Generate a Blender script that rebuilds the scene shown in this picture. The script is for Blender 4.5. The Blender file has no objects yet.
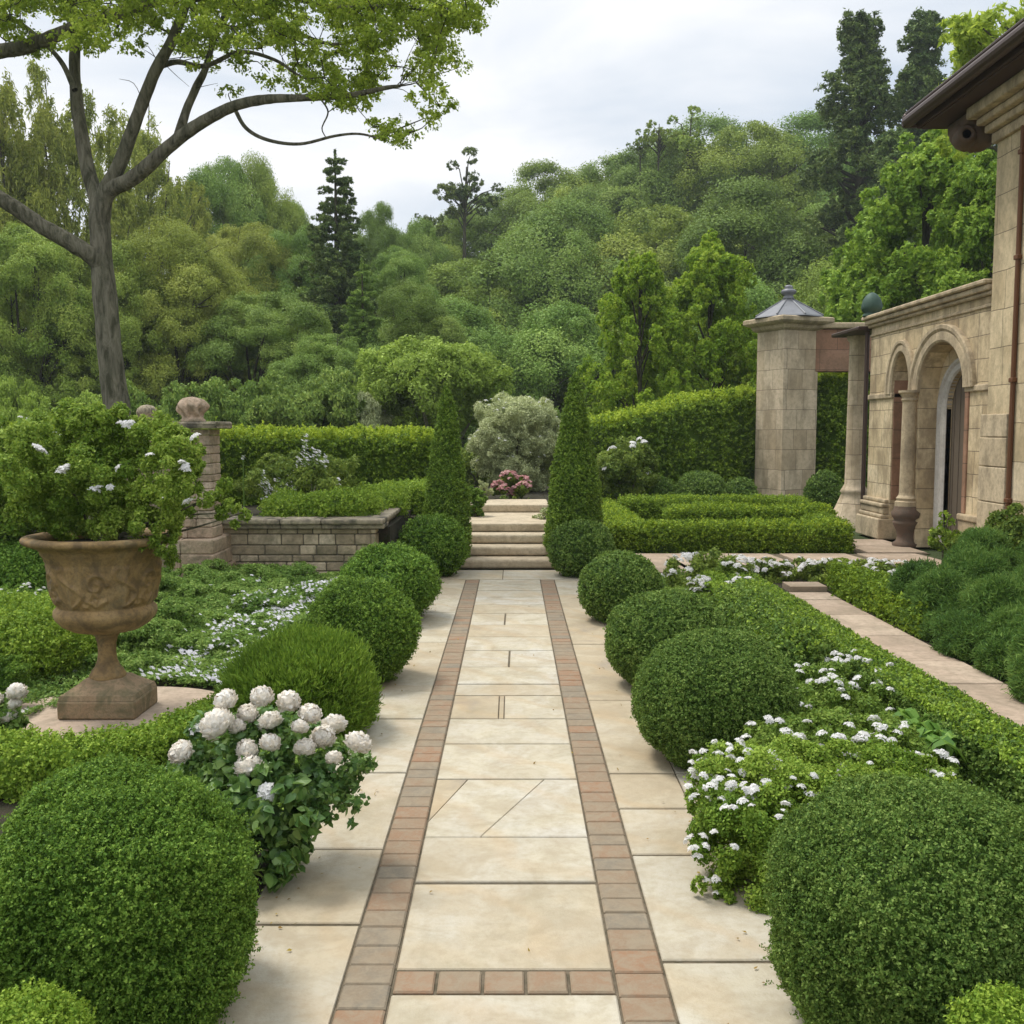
import bpy, bmesh, math, random
import numpy as np
from mathutils import Vector, Matrix
PI = math.pi
random.seed(7)
HAZE = .0007
scene = bpy.context.scene
COL = scene.collection

# ------------------------------------------------------------------ camera
F = 1000.0; CH = 1.6; TH = math.atan(83 / F)
cam_d = bpy.data.cameras.new('camera'); cam = bpy.data.objects.new('camera', cam_d); COL.objects.link(cam)
cam.location = (0, 0, CH); cam.rotation_euler = (PI / 2 - TH, 0, 0)
cam_d.sensor_width = 36; cam_d.lens = 36 * F / 1024; cam_d.clip_end = 2000; cam_d.clip_start = 0.05
scene.camera = cam
def ray(px, py):
    a, b = (px - 512) / F, (512 - py) / F
    return np.array([a, math.cos(TH) + b * math.sin(TH), -math.sin(TH) + b * math.cos(TH)])
def g(px, py, z=0.0):            # the point of height z on a sight line
    d = ray(px, py); t = (z - CH) / d[2]
    return np.array([d[0] * t, d[1] * t, z])
def at(px, py, Y):               # the point at distance Y on a sight line
    d = ray(px, py); t = Y / d[1]
    return np.array([d[0] * t, Y, CH + d[2] * t])

# ------------------------------------------------------------------ mesh builder
class MB:
    def __init__(s): s.V = []; s.L = []; s.T = []; s.A = []; s.M = []; s.n = 0
    def add(s, V, Fc, v=0.5, m=0):
        V = np.asarray(V, float).reshape(-1, 3)
        if isinstance(Fc, np.ndarray):
            k = Fc.shape[1]; nf = len(Fc); s.L.append((Fc + s.n).ravel()); s.T.append(np.full(nf, k))
        else:
            nf = len(Fc); s.L.append(np.concatenate([np.asarray(f) for f in Fc]) + s.n); s.T.append(np.array([len(f) for f in Fc]))
        s.A.append(np.broadcast_to(np.asarray(v, float), (nf,)).copy()); s.M.append(np.full(nf, m))
        s.V.append(V); s.n += len(V)
        return s
    def mesh(s, name, mats, smooth=False, sm_m=None):
        V = np.concatenate(s.V); L = np.concatenate(s.L); T = np.concatenate(s.T); A = np.concatenate(s.A); M = np.concatenate(s.M)
        me = bpy.data.meshes.new(name)
        me.vertices.add(len(V)); me.vertices.foreach_set('co', V.astype(np.float32).ravel())
        me.loops.add(len(L)); me.loops.foreach_set('vertex_index', L.astype(np.int32))
        me.polygons.add(len(T)); st = np.zeros(len(T), np.int32); st[1:] = np.cumsum(T)[:-1]
        me.polygons.foreach_set('loop_start', st)
        me.polygons.foreach_set('material_index', M.astype(np.int32))
        sm = np.full(len(T), bool(smooth)) if sm_m is None else np.isin(M, sm_m)
        me.polygons.foreach_set('use_smooth', sm)
        at_ = me.attributes.new('v', 'FLOAT', 'FACE'); at_.data.foreach_set('value', A.astype(np.float32))
        for m in (mats if isinstance(mats, (list, tuple)) else [mats]): me.materials.append(m)
        me.update(calc_edges=True)
        return me
    def build(s, name, mats, parent=None, smooth=False, sm_m=None):
        o = bpy.data.objects.new(name, s.mesh(name, mats, smooth, sm_m)); COL.objects.link(o)
        if parent is not None: o.parent = parent
        return o

def tag(o, label=None, cat=None, group=None, kind=None):
    if label: o['label'] = label
    if cat: o['category'] = cat
    if group: o['group'] = group
    if kind: o['kind'] = kind
    return o
def empty(name, loc, label, cat, group=None, rz=0):
    o = bpy.data.objects.new(name, None); COL.objects.link(o); o.location = loc; o.rotation_euler.z = rz
    o.empty_display_size = 0.1
    return tag(o, label, cat, group)
def link(name, me, parent=None, loc=(0, 0, 0), rot=(0, 0, 0), sc=(1, 1, 1)):
    o = bpy.data.objects.new(name, me); COL.objects.link(o); o.parent = parent
    o.location = loc; o.rotation_euler = rot; o.scale = sc
    return o

# ------------------------------------------------------------------ numeric helpers
def nrm(a): return a / np.maximum(np.linalg.norm(a, axis=-1, keepdims=True), 1e-9)
def wob(P, f, seed, n=7):
    r = np.random.default_rng(seed); k = r.normal(size=(n, 3)) * f; ph = r.uniform(0, 2 * PI, n)
    return np.sin(P @ k.T + ph).sum(1) / math.sqrt(n)
def cubegrid(n):
    """unit cube surface as quads, in [-1,1]^3"""
    t = np.linspace(-1, 1, n + 1); u, w = np.meshgrid(t, t, indexing='ij'); o = np.ones_like(u)
    idx = np.arange((n + 1) ** 2).reshape(n + 1, n + 1)
    q = np.stack([idx[:-1, :-1], idx[1:, :-1], idx[1:, 1:], idx[:-1, 1:]], -1).reshape(-1, 4)
    Vs, Fs = [], []; b = 0
    for P, flip in (((o, u, w), 0), ((-o, u, w), 1), ((u, o, w), 1), ((u, -o, w), 0), ((u, w, o), 0), ((u, w, -o), 1)):
        Vs.append(np.stack(P, -1).reshape(-1, 3)); Fs.append((q[:, ::-1] if flip else q) + b); b += (n + 1) ** 2
    return np.concatenate(Vs), np.concatenate(Fs)
def sphere(c, r, n=12):
    V, Fc = cubegrid(n); V = np.tan(V * PI / 4); D = nrm(V)
    return D * np.asarray(r) + np.asarray(c), Fc, nrm(D / np.asarray(r))
def rbox(lo, hi, r, n=16):
    lo = np.asarray(lo, float); hi = np.asarray(hi, float); c = (lo + hi) / 2; h = (hi - lo) / 2
    V, Fc = cubegrid(n); h_ = np.maximum(h, 1e-3)
    # put more grid lines near the edges
    P = np.sign(V) * (1 - (1 - np.abs(V)) ** 1.3) * h_
    inn = np.clip(P, -(h_ - r), h_ - r); D = nrm(P - inn)
    return inn + r * D + c, Fc, D
def scatter(V, Fc, N, density, rng, keep=None):
    """points on a quad mesh, area weighted"""
    A, B, C, D = (V[Fc[:, i]] for i in range(4))
    area = .5 * (np.linalg.norm(np.cross(B - A, C - A), axis=1) + np.linalg.norm(np.cross(C - A, D - A), axis=1))
    cs = np.cumsum(area); n = max(4, int(cs[-1] * density))
    i = np.minimum(np.searchsorted(cs, rng.random(n) * cs[-1]), len(Fc) - 1)
    u = rng.random((n, 1)); w = rng.random((n, 1))
    mix = lambda X: (X[Fc[i, 0]] * (1 - u) * (1 - w) + X[Fc[i, 1]] * u * (1 - w) + X[Fc[i, 2]] * u * w + X[Fc[i, 3]] * (1 - u) * w)
    P = mix(V); Nn = nrm(mix(N))
    if keep is not None:
        k = keep(P, Nn); P, Nn = P[k], Nn[k]
    return P, Nn
def vnorm(V, Fc):
    N = np.zeros_like(V); n = np.cross(V[Fc[:, 2]] - V[Fc[:, 0]], V[Fc[:, 3]] - V[Fc[:, 1]])
    for i in range(4): np.add.at(N, Fc[:, i], n)
    return nrm(N)

HEX = False
def leaf_faces(mb, P, N, L, W, rng, rnd=0.9, mode='face', up=0.0, m=0, vr=(0, 1), droop=0.0, vadd=0):
    n = len(P)
    if n == 0: return
    R1 = rng.normal(size=(n, 3)); R2 = rng.normal(size=(n, 3)); upv = np.array([0, 0, 1.0])
    if mode == 'face':
        nn = nrm(N + rnd * R1 * .6 + up * upv); d = nrm(np.cross(nn, R2) + .35 * N); s = nrm(np.cross(nn, d))
    else:
        d = nrm(N + rnd * R1 * .6 + up * upv); s = nrm(np.cross(d, R2)); nn = np.cross(d, s)
    sz = (L * rng.uniform(.65, 1.35, (n, 1))); wz = sz * (W / L)
    a = P - d * sz * .35; t = P + d * sz * .65 - upv * droop * sz
    l = P + s * wz * .5 + nn * sz * .06; r = P - s * wz * .5 + nn * sz * .06
    v = np.clip(rng.uniform(vr[0], vr[1], n) + vadd, 0, 1)
    if HEX:
        c = P - d * sz * .12 + nn * sz * .05; c2 = P + d * sz * .28 + nn * sz * .05; e1 = s * wz * .42; e2 = s * wz * .46
        V = np.stack([a, c + e1, c2 + e2 * .9, t, c2 - e2 * .9, c - e1], 1).reshape(-1, 3)
        mb.add(V, np.arange(6 * n).reshape(-1, 6), v, m); return
    V = np.stack([a, l, t, r], 1).reshape(-1, 3)
    mb.add(V, np.arange(4 * n).reshape(-1, 4), v, m)

def tube(mb, pts, rads, k=8, v=.5, m=0, smooth_n=0, rough=0):
    pts = np.asarray(pts, float); rads = np.asarray(rads, float)
    if smooth_n and len(pts) > 2:   # catmull-rom
        P = np.vstack([2 * pts[0] - pts[1], pts, 2 * pts[-1] - pts[-2]]); out = []; ro = []
        for i in range(1, len(P) - 2):
            for t in np.linspace(0, 1, smooth_n, endpoint=False):
                a, b, c, d = P[i - 1], P[i], P[i + 1], P[i + 2]
                out.append(.5 * (2 * b + (c - a) * t + (2 * a - 5 * b + 4 * c - d) * t * t + (3 * b - a - 3 * c + d) * t ** 3))
                ro.append(rads[i - 1] * (1 - t) + rads[i] * t)
        pts = np.array(out + [pts[-1]]); rads = np.array(ro + [rads[-1]])
    n = len(pts); T = np.gradient(pts, axis=0); T = nrm(T)
    ref = np.array([0.31, .22, .92]) if abs(T[0][2]) < .9 else np.array([.9, .3, .1])
    X = nrm(np.cross(T, ref)); Y = nrm(np.cross(T, X))
    th = np.linspace(0, 2 * PI, k, endpoint=False)
    V = pts[:, None] + rads[:, None, None] * (np.cos(th)[None, :, None] * X[:, None] + np.sin(th)[None, :, None] * Y[:, None])
    if rough:
        Vf = V.reshape(-1, 3); nz_ = .6 * wob(Vf * (1, 1, .25), 30, 5, 12) + .5 * wob(Vf, 12, 6, 12) + .8 * wob(Vf, 3.5, 7); C = np.repeat(pts, k, 0); V = (C + (Vf - C) * (1 + rough * nz_[:, None])).reshape(V.shape)
    i = np.arange(n - 1)[:, None] * k; j = np.arange(k)[None]; j2 = (j + 1) % k
    Fc = np.stack([i + j, i + j2, i + k + j2, i + k + j], -1).reshape(-1, 4)
    mb.add(V.reshape(-1, 3), Fc, v, m)
    return pts
def lathe(mb, prof, c=(0, 0, 0), k=48, v=.5, m=0, disp=None, sides_off=0.0, cap=True):
    prof = np.asarray(prof, float); th = np.linspace(0, 2 * PI, k, endpoint=False) + sides_off
    R = prof[:, 0][:, None] * np.ones(k)[None]; Z = prof[:, 1][:, None] * np.ones(k)[None]; Tt = th[None] * np.ones(len(prof))[:, None]
    if disp is not None: R = R + disp(Tt, Z, R)
    V = np.stack([R * np.cos(Tt) + c[0], R * np.sin(Tt) + c[1], Z + c[2]], -1)
    n = len(prof); i = np.arange(n - 1)[:, None] * k; j = np.arange(k)[None]; j2 = (j + 1) % k
    Fc = np.stack([i + j, i + j2, i + k + j2, i + k + j], -1).reshape(-1, 4)
    mb.add(V.reshape(-1, 3), Fc, v, m)
    if cap: mb.add(V[-1], [list(range(k))], v, m); mb.add(V[0], [list(range(k))[::-1]], v, m)
_bx = {}
def box(mb, lo, hi, bev=.004, v=.5, m=0, seg=1, rot=0, jit=0, rng=None):
    lo = np.array(lo, float); hi = np.array(hi, float); d = hi - lo
    bev = min(bev, d.min() * .45)
    bm = bmesh.new(); bmesh.ops.create_cube(bm, size=1)
    for q in bm.verts: q.co = Vector((q.co.x * d[0], q.co.y * d[1], q.co.z * d[2]))
    if bev > 0: bmesh.ops.bevel(bm, geom=bm.edges[:], offset=bev, segments=seg, affect='EDGES', profile=.5)
    V = np.array([q.co[:] for q in bm.verts]); Fs = [[q.index for q in f.verts] for f in bm.faces]
    bm.free()
    if jit and rng is not None: V = V + rng.normal(size=V.shape) * jit
    if rot:
        c_, s_ = math.cos(rot), math.sin(rot); V = np.stack([V[:, 0] * c_ - V[:, 1] * s_, V[:, 0] * s_ + V[:, 1] * c_, V[:, 2]], 1)
    mb.add(V + (lo + hi) / 2, Fs, v, m)
def slab(mb, poly, z0, z1, ch=.004, v=.5, m=0):
    """paving stone with a chamfered top from a convex xy polygon (counter-clockwise)"""
    P = np.array(poly, float); n = len(P); c = P.mean(0)
    e = nrm(P - c); inn = P - e * ch * 1.4
    V = np.vstack([np.c_[P, np.full(n, z0)], np.c_[P, np.full(n, z1 - ch)], np.c_[inn, np.full(n, z1)]])
    Fs = []
    for k in (0, n):
        for i in range(n): Fs.append([k + i, k + (i + 1) % n, k + n + (i + 1) % n, k + n + i])
    Fs.append([2 * n + i for i in range(n)])
    mb.add(V, Fs, v, m)

# ------------------------------------------------------------------ materials
class NT:
    def __init__(s, name):
        s.m = bpy.data.materials.new(name); s.m.use_nodes = True; s.t = s.m.node_tree; s.t.nodes.clear()
        s.out = s.n('ShaderNodeOutputMaterial')
    def n(s, typ, **kw):
        x = s.t.nodes.new(typ)
        for k, v in kw.items(): setattr(x, k, v)
        return x
    def l(s, a, b): s.t.links.new(a, b)
    def set(s, sock, v):
        if isinstance(v, bpy.types.NodeSocket): s.l(v, sock)
        else: sock.default_value = v
    def attr(s, name): return s.n('ShaderNodeAttribute', attribute_name=name).outputs['Fac']
    def coord(s, which='Object'): return s.n('ShaderNodeTexCoord').outputs[which]
    def noise(s, vec, scale, detail=4, rough=.55, dist=0):
        x = s.n('ShaderNodeTexNoise'); s.l(vec, x.inputs['Vector']); x.inputs['Scale'].default_value = scale
        x.inputs['Detail'].default_value = detail; x.inputs['Roughness'].default_value = rough; x.inputs['Distortion'].default_value = dist
        return x.outputs['Fac']
    def ramp(s, fac, stops, interp='LINEAR'):
        x = s.n('ShaderNodeValToRGB'); s.l(fac, x.inputs[0]); e = x.color_ramp.elements; x.color_ramp.interpolation = interp
        while len(e) < len(stops): e.new(.5)
        for q, (p, c) in zip(e, stops): q.position = p; q.color = (*c, 1) if len(c) == 3 else c
        return x.outputs[0]
    def mix(s, fac, a, b, mode='MIX'):
        x = s.n('ShaderNodeMix', data_type='RGBA', blend_type=mode); s.set(x.inputs[0], fac)
        for sock, v in ((x.inputs[6], a), (x.inputs[7], b)):
            s.set(sock, v if isinstance(v, bpy.types.NodeSocket) or len(v) == 4 else (*v, 1))
        return x.outputs[2]
    def math(s, op, a, b=0.0, c=None, clamp=False):
        x = s.n('ShaderNodeMath', operation=op, use_clamp=clamp); s.set(x.inputs[0], a); s.set(x.inputs[1], b)
        if c is not None: s.set(x.inputs[2], c)
        return x.outputs[0]
    def bump(s, h, strength=.3, dist=.01, normal=None):
        x = s.n('ShaderNodeBump'); x.inputs['Strength'].default_value = strength; x.inputs['Distance'].default_value = dist; s.l(h, x.inputs['Height'])
        if normal: s.l(normal, x.inputs['Normal'])
        return x.outputs[0]
    def principled(s, col, rough=.8, bump=None, metal=0, spec=.3):
        x = s.n('ShaderNodeBsdfPrincipled'); s.set(x.inputs['Base Color'], col if isinstance(col, bpy.types.NodeSocket) else (*col, 1))
        s.set(x.inputs['Roughness'], rough); x.inputs['Metallic'].default_value = metal; x.inputs['Specular IOR Level'].default_value = spec
        if bump: s.l(bump, x.inputs['Normal'])
        s.l(x.outputs[0], s.out.inputs[0]); return x

def leaf_mat(name, dark, mid, light, trans=.28, rough=.55, tip=None, nscale=1.2, spec=.14, objvar=.0):
    dark, mid, light = [(c[0] * 2.42, c[1] * 1.98, c[2] * 1.4) for c in (dark, mid, light)]
    t = NT(name); v = t.attr('v'); co = t.coord()
    nz = t.noise(co, nscale, 3)
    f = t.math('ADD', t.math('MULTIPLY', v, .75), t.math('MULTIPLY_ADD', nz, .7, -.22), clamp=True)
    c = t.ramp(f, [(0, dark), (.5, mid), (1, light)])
    if objvar:
        oi = t.n('ShaderNodeObjectInfo'); h = t.n('ShaderNodeHueSaturation')
        t.l(t.math('MULTIPLY_ADD', oi.outputs['Random'], objvar * .10, .5 - objvar * .05), h.inputs['Hue'])
        t.l(t.math('MULTIPLY_ADD', oi.outputs['Random'], objvar * .8, 1 - objvar * .4), h.inputs['Value']); t.l(c, h.inputs['Color']); c = h.outputs[0]
    p = t.principled(c, rough, spec=spec)
    tr = t.n('ShaderNodeBsdfTranslucent'); t.l(t.mix(.35, c, (light[0] * 1.3, light[1] * 1.25, light[2])), tr.inputs[0])
    mx = t.n('ShaderNodeMixShader'); mx.inputs[0].default_value = trans; t.l(p.outputs[0], mx.inputs[1]); t.l(tr.outputs[0], mx.inputs[2])
    t.l(mx.outputs[0], t.out.inputs[0])
    return t.m
def petal_mat(name, a, b, trans=.35):
    t = NT(name); v = t.attr('v'); c = t.ramp(v, [(0, a), (1, b)])
    p = t.principled(c, .6, spec=.2); tr = t.n('ShaderNodeBsdfTranslucent'); t.l(c, tr.inputs[0])
    mx = t.n('ShaderNodeMixShader'); mx.inputs[0].default_value = trans; t.l(p.outputs[0], mx.inputs[1]); t.l(tr.outputs[0], mx.inputs[2])
    t.l(mx.outputs[0], t.out.inputs[0]); return t.m
def stone_mat(name, stops, nscale=3.0, stain=(.10, .09, .07), stain_amt=.35, moss=None, moss_amt=0, bump=.35, bscale=40, rough=.85, streak=False, joints=None, veins=False):
    """per-block tint from the face attribute, mottling, stains, optional ashlar joints drawn in the surface"""
    t = NT(name); co = t.coord(); v = t.attr('v')
    h = None; jm = None
    if joints:
        ax, bw, bh = joints
        sp = t.n('ShaderNodeSeparateXYZ'); t.l(co, sp.inputs[0]); cb = t.n('ShaderNodeCombineXYZ')
        if ax == 'round':
            t.l(t.math('MULTIPLY', t.math('ARCTAN2', sp.outputs[1], sp.outputs[0]), .55), cb.inputs[0])
        else: t.l(sp.outputs[{'x': 1, 'y': 0}[ax]], cb.inputs[0])
        t.l(sp.outputs[2], cb.inputs[1])
        wv = t.n('ShaderNodeVectorMath', operation='ADD'); nz0 = t.n('ShaderNodeTexNoise'); t.l(co, nz0.inputs['Vector']); nz0.inputs['Scale'].default_value = 2.5
        sc = t.n('ShaderNodeVectorMath', operation='SCALE'); t.l(nz0.outputs['Color'], sc.inputs[0]); sc.inputs['Scale'].default_value = .03
        t.l(cb.outputs[0], wv.inputs[0]); t.l(sc.outputs[0], wv.inputs[1])
        br = t.n('ShaderNodeTexBrick'); t.l(wv.outputs[0], br.inputs['Vector']); br.inputs['Scale'].default_value = 1
        br.inputs['Brick Width'].default_value = bw; br.inputs['Row Height'].default_value = bh; br.inputs['Mortar Size'].default_value = .005
        br.inputs['Mortar Smooth'].default_value = .3; br.offset = .43; br.squash = .8; br.squash_frequency = 3
        br.inputs['Color1'].default_value = (0, 0, 0, 1); br.inputs['Color2'].default_value = (1, 1, 1, 1); br.inputs['Bias'].default_value = 0
        v = t.math('ADD', t.math('MULTIPLY', br.outputs['Color'], .8), t.math('MULTIPLY', v, .2)); jm = br.outputs['Fac']
    big = t.noise(co, nscale, 5, .6, .4)
    f = t.math('ADD', t.math('MULTIPLY', v, .8), t.math('MULTIPLY_ADD', big, 1.1, -.45), clamp=True)
    c = t.ramp(f, stops)
    sp2 = t.noise(co, nscale * 11, 6, .7)
    c = t.mix(t.math('MULTIPLY', t.ramp(sp2, [(.45, (0, 0, 0)), (.68, (1, 1, 1))]), .45), c, stain)
    if veins:
        w = t.n('ShaderNodeTexWave', wave_type='BANDS', bands_direction='DIAGONAL'); t.l(co, w.inputs['Vector']); w.inputs['Scale'].default_value = 1.1
        w.inputs['Distortion'].default_value = 7; w.inputs['Detail'].default_value = 4; w.inputs['Detail Scale'].default_value = 1.2
        c = t.mix(t.math('MULTIPLY', t.ramp(w.outputs['Fac'], [(.78, (0, 0, 0)), (1, (1, 1, 1))]), .22), c, (.42, .27, .12))
    if streak:
        mp = t.n('ShaderNodeMapping'); t.l(co, mp.inputs[0]); mp.inputs['Scale'].default_value = (1.7, 1.7, .8)
        st = t.noise(mp.outputs[0], 2.2, 6, .65)
    else: st = t.noise(co, nscale * 1.7, 6, .65, .8)
    c = t.mix(t.math('MULTIPLY', t.ramp(st, [(.44, (0, 0, 0)), (.62, (1, 1, 1))]), min(1, stain_amt * 1.25)), c, stain)
    if moss:
        ms = t.noise(co, nscale * 1.1, 6, .7, .5)
        c = t.mix(t.math('MULTIPLY', t.ramp(ms, [(.52, (0, 0, 0)), (.66, (1, 1, 1))]), moss_amt), c, moss)
    if jm: c = t.mix(t.math('MULTIPLY', jm, .75), c, (.07, .055, .04))
    h = t.math('ADD', t.noise(co, bscale, 7, .7), t.math('MULTIPLY', big, 1.5))
    if jm: h = t.math('SUBTRACT', h, t.math('MULTIPLY', jm, 4.0))
    t.principled(c, rough, t.bump(h, bump, .012), spec=.25)
    return t.m
def bark_mat(name, a, b, scale=14):
    t = NT(name); co = t.coord(); mp = t.n('ShaderNodeMapping'); t.l(co, mp.inputs[0]); mp.inputs['Scale'].default_value = (1, 1, .22)
    n1 = t.noise(mp.outputs[0], scale, 7, .7, .6); n2 = t.noise(co, 2.0, 4)
    c = t.ramp(n1, [(.38, a), (.62, b)]); c = t.mix(t.math('MULTIPLY', n2, .5), c, (.10, .12, .05))
    t.principled(c, .9, t.bump(n1, 1.0, .05), spec=.15); return t.m

M = {}
M['box'] = leaf_mat('boxwood_leaf', (0.011, 0.036, 0.006), (0.048, 0.112, 0.02), (0.125, 0.222, 0.052), objvar=.12, nscale=3)
M['box_light'] = leaf_mat('young_boxwood_leaf', (0.034, 0.085, 0.01), (0.082, 0.158, 0.024), (0.17, 0.27, 0.055), nscale=3)
M['box_dark'] = leaf_mat('dark_boxwood_leaf', (0.012, 0.036, 0.009), (0.048, 0.104, 0.026), (0.125, 0.205, 0.07), nscale=3)
M['hedge'] = leaf_mat('hedge_leaf', (0.022, 0.055, 0.008), (0.062, 0.125, 0.018), (0.15, 0.245, 0.035), nscale=1.6)
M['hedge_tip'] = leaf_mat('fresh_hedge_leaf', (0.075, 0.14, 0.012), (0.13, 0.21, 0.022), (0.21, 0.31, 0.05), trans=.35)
M['yew'] = leaf_mat('cypress_leaf', (0.02, 0.05, 0.01), (0.062, 0.13, 0.024), (0.135, 0.225, 0.048), nscale=3)
M['rosemary'] = leaf_mat('upright_leaf', (0.022, 0.062, 0.01), (0.062, 0.132, 0.02), (0.13, 0.22, 0.045), nscale=3)
M['juniper'] = leaf_mat('feathery_leaf', (0.018, 0.052, 0.018), (0.044, 0.108, 0.032), (0.098, 0.18, 0.058), nscale=2)
M['cover'] = leaf_mat('ground_cover_leaf', (0.03, 0.08, 0.02), (0.074, 0.15, 0.042), (0.145, 0.235, 0.085), nscale=2)
M['candy'] = leaf_mat('candytuft_leaf', (0.034, 0.084, 0.012), (0.078, 0.152, 0.026), (0.155, 0.245, 0.055), nscale=2.5)
M['candy_dark'] = leaf_mat('candytuft_dark_leaf', (0.028, 0.066, 0.014), (0.062, 0.125, 0.028), (0.125, 0.205, 0.055), nscale=2.5)
M['rose'] = leaf_mat('rose_leaf', (.020, .060, .020), (.045, .110, .035), (.10, .18, .06), nscale=4, rough=.38, spec=.45)
M['urnleaf'] = leaf_mat('urn_plant_leaf', (0.032, 0.082, 0.012), (0.078, 0.15, 0.026), (0.165, 0.255, 0.065), nscale=3)
M['bush'] = leaf_mat('shrub_leaf', (0.028, 0.062, 0.016), (0.07, 0.125, 0.03), (0.145, 0.215, 0.06), nscale=1.5)
M['silver'] = leaf_mat('silver_leaf', (0.085, 0.125, 0.085), (0.185, 0.25, 0.185), (0.32, 0.41, 0.33), nscale=3, trans=.2)
M['fresh'] = leaf_mat('fresh_tree_leaf', (.036, .088, .014), (.090, .180, .030), (.18, .29, .06), nscale=1.2, trans=.3)
M['litter'] = leaf_mat('fallen_leaf', (.05, .05, .02), (.11, .08, .03), (.16, .15, .04), nscale=9)
M['olive'] = leaf_mat('olive_green_leaf', (0.06, 0.11, 0.022), (0.11, 0.19, 0.042), (0.19, 0.3, 0.085), nscale=.5)
M['hill'] = leaf_mat('hill_tree_leaf', (0.036, 0.08, 0.022), (0.082, 0.155, 0.042), (0.155, 0.24, 0.075), nscale=2.2, objvar=.16, trans=.2)
M['hill_warm'] = leaf_mat('warm_hill_tree_leaf', (0.048, 0.092, 0.02), (0.102, 0.172, 0.04), (0.18, 0.255, 0.07), nscale=2.2, objvar=.16, trans=.22)
M['willow'] = leaf_mat('willow_leaf', (0.05, 0.09, 0.02), (0.12, 0.18, 0.044), (0.21, 0.275, 0.085), nscale=2.2, objvar=.25, trans=.25)
M['young'] = leaf_mat('young_tree_leaf', (0.044, 0.105, 0.01), (0.098, 0.19, 0.022), (0.2, 0.295, 0.05), nscale=2, trans=.35)
M['dark'] = leaf_mat('conifer_leaf', (0.02, 0.048, 0.018), (0.052, 0.094, 0.034), (0.11, 0.165, 0.06), nscale=2, trans=.12, objvar=.2)
M['fg'] = leaf_mat('maple_leaf', (0.056, 0.11, 0.014), (0.125, 0.21, 0.032), (0.23, 0.33, 0.08), nscale=1.5, trans=.5)
M['bigleaf'] = leaf_mat('hosta_leaf', (.02, .06, .02), (.05, .12, .03), (.10, .20, .05), rough=.4)
M['grassy'] = leaf_mat('grass_blade', (.04, .09, .015), (.09, .16, .03), (.16, .25, .05), nscale=.3)
M['petal'] = petal_mat('white_petal', (.74, .72, .70), (.88, .87, .86))
M['cream_petal'] = petal_mat('cream_petal', (.84, .77, .66), (.92, .89, .83))
M['lilac_petal'] = petal_mat('pale_lilac_petal', (.70, .68, .74), (.84, .82, .86))
M['pink_petal'] = petal_mat('pink_petal', (.50, .19, .20), (.80, .56, .52))
M['flag'] = stone_mat('honey_flagstone', [(0, (.27, .235, .19)), (.16, (.42, .345, .235)), (.35, (.455, .39, .28)), (.55, (.47, .43, .345)), (.75, (.49, .44, .33)), (1, (.52, .495, .43))], nscale=2.2, stain=(.33, .27, .18), stain_amt=.42, moss=(.24, .21, .13), moss_amt=.3, bump=.3, bscale=110, veins=True, rough=.8)
M['brick'] = stone_mat('path_brick', [(0, (.19, .165, .125)), (.35, (.235, .18, .12)), (.7, (.255, .168, .105)), (1, (.27, .155, .09))], nscale=9, stain=(.28, .23, .16), stain_amt=.5, bump=.25, bscale=90)
M['joint'] = stone_mat('sandy_joint', [(0, (.10, .08, .052)), (1, (.20, .16, .11))], nscale=8, stain=(.07, .06, .035), stain_amt=.6, bump=.4, bscale=120)
M['step'] = stone_mat('step_stone', [(0, (.42, .33, .22)), (1, (.58, .49, .35))], nscale=3, stain=(.22, .18, .12), stain_amt=.35, bump=.3, bscale=35)
M['sidestone'] = stone_mat('pinkish_path_stone', [(0, (.30, .23, .16)), (.5, (.42, .32, .24)), (1, (.50, .40, .30))], nscale=2, stain=(.18, .15, .10), stain_amt=.35, bump=.2)
M['wallstone'] = stone_mat('wall_stone', [(0, (.22, .18, .115)), (.3, (.42, .33, .22)), (.65, (.55, .44, .30)), (1, (.70, .58, .42))], nscale=3, stain=(.17, .145, .095), stain_amt=.5, moss=(.09, .10, .045), moss_amt=.5, bump=.7, bscale=22)
M['mortar'] = stone_mat('mortar', [(0, (.10, .085, .06)), (1, (.16, .135, .095))], nscale=6, bump=.5)
M['coping'] = stone_mat('mossy_coping', [(0, (.28, .235, .16)), (1, (.50, .42, .30))], nscale=3, stain=(.06, .055, .045), stain_amt=.7, moss=(.10, .11, .05), moss_amt=.5, bump=.6, bscale=30)
M['pier'] = stone_mat('pinkish_pier_stone', [(0, (.33, .23, .15)), (.5, (.52, .39, .28)), (1, (.64, .52, .40))], nscale=4, stain=(.13, .11, .07), stain_amt=.5, moss=(.12, .13, .06), moss_amt=.4, bump=.8, bscale=18)
HS = [(0, (.42, .315, .18)), (.35, (.60, .475, .29)), (.7, (.68, .55, .35)), (1, (.72, .60, .42))]
M['house'] = stone_mat('ashlar_house_stone', HS, nscale=1.2, stain=(.25, .20, .12), stain_amt=.4, bump=.4, joints=('x', .62, .42), streak=True)
M['arcade'] = stone_mat('ashlar_arcade_stone', HS, nscale=1.4, stain=(.24, .18, .11), stain_amt=.55, bump=.45, joints=('x', .55, .27), streak=True)
M['tower'] = stone_mat('ashlar_tower_stone', [(0, (.40, .305, .19)), (.5, (.57, .455, .31)), (1, (.68, .56, .40))], nscale=1.2, stain=(.25, .20, .13), stain_amt=.45, bump=.5, joints=('round', .50, .40), streak=True)
M['redstone'] = stone_mat('red_sandstone', [(0, (.26, .135, .08)), (.5, (.34, .19, .12)), (1, (.38, .24, .16))], nscale=1.4, stain=(.15, .10, .06), stain_amt=.4, joints=('y', .6, .4))
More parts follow.
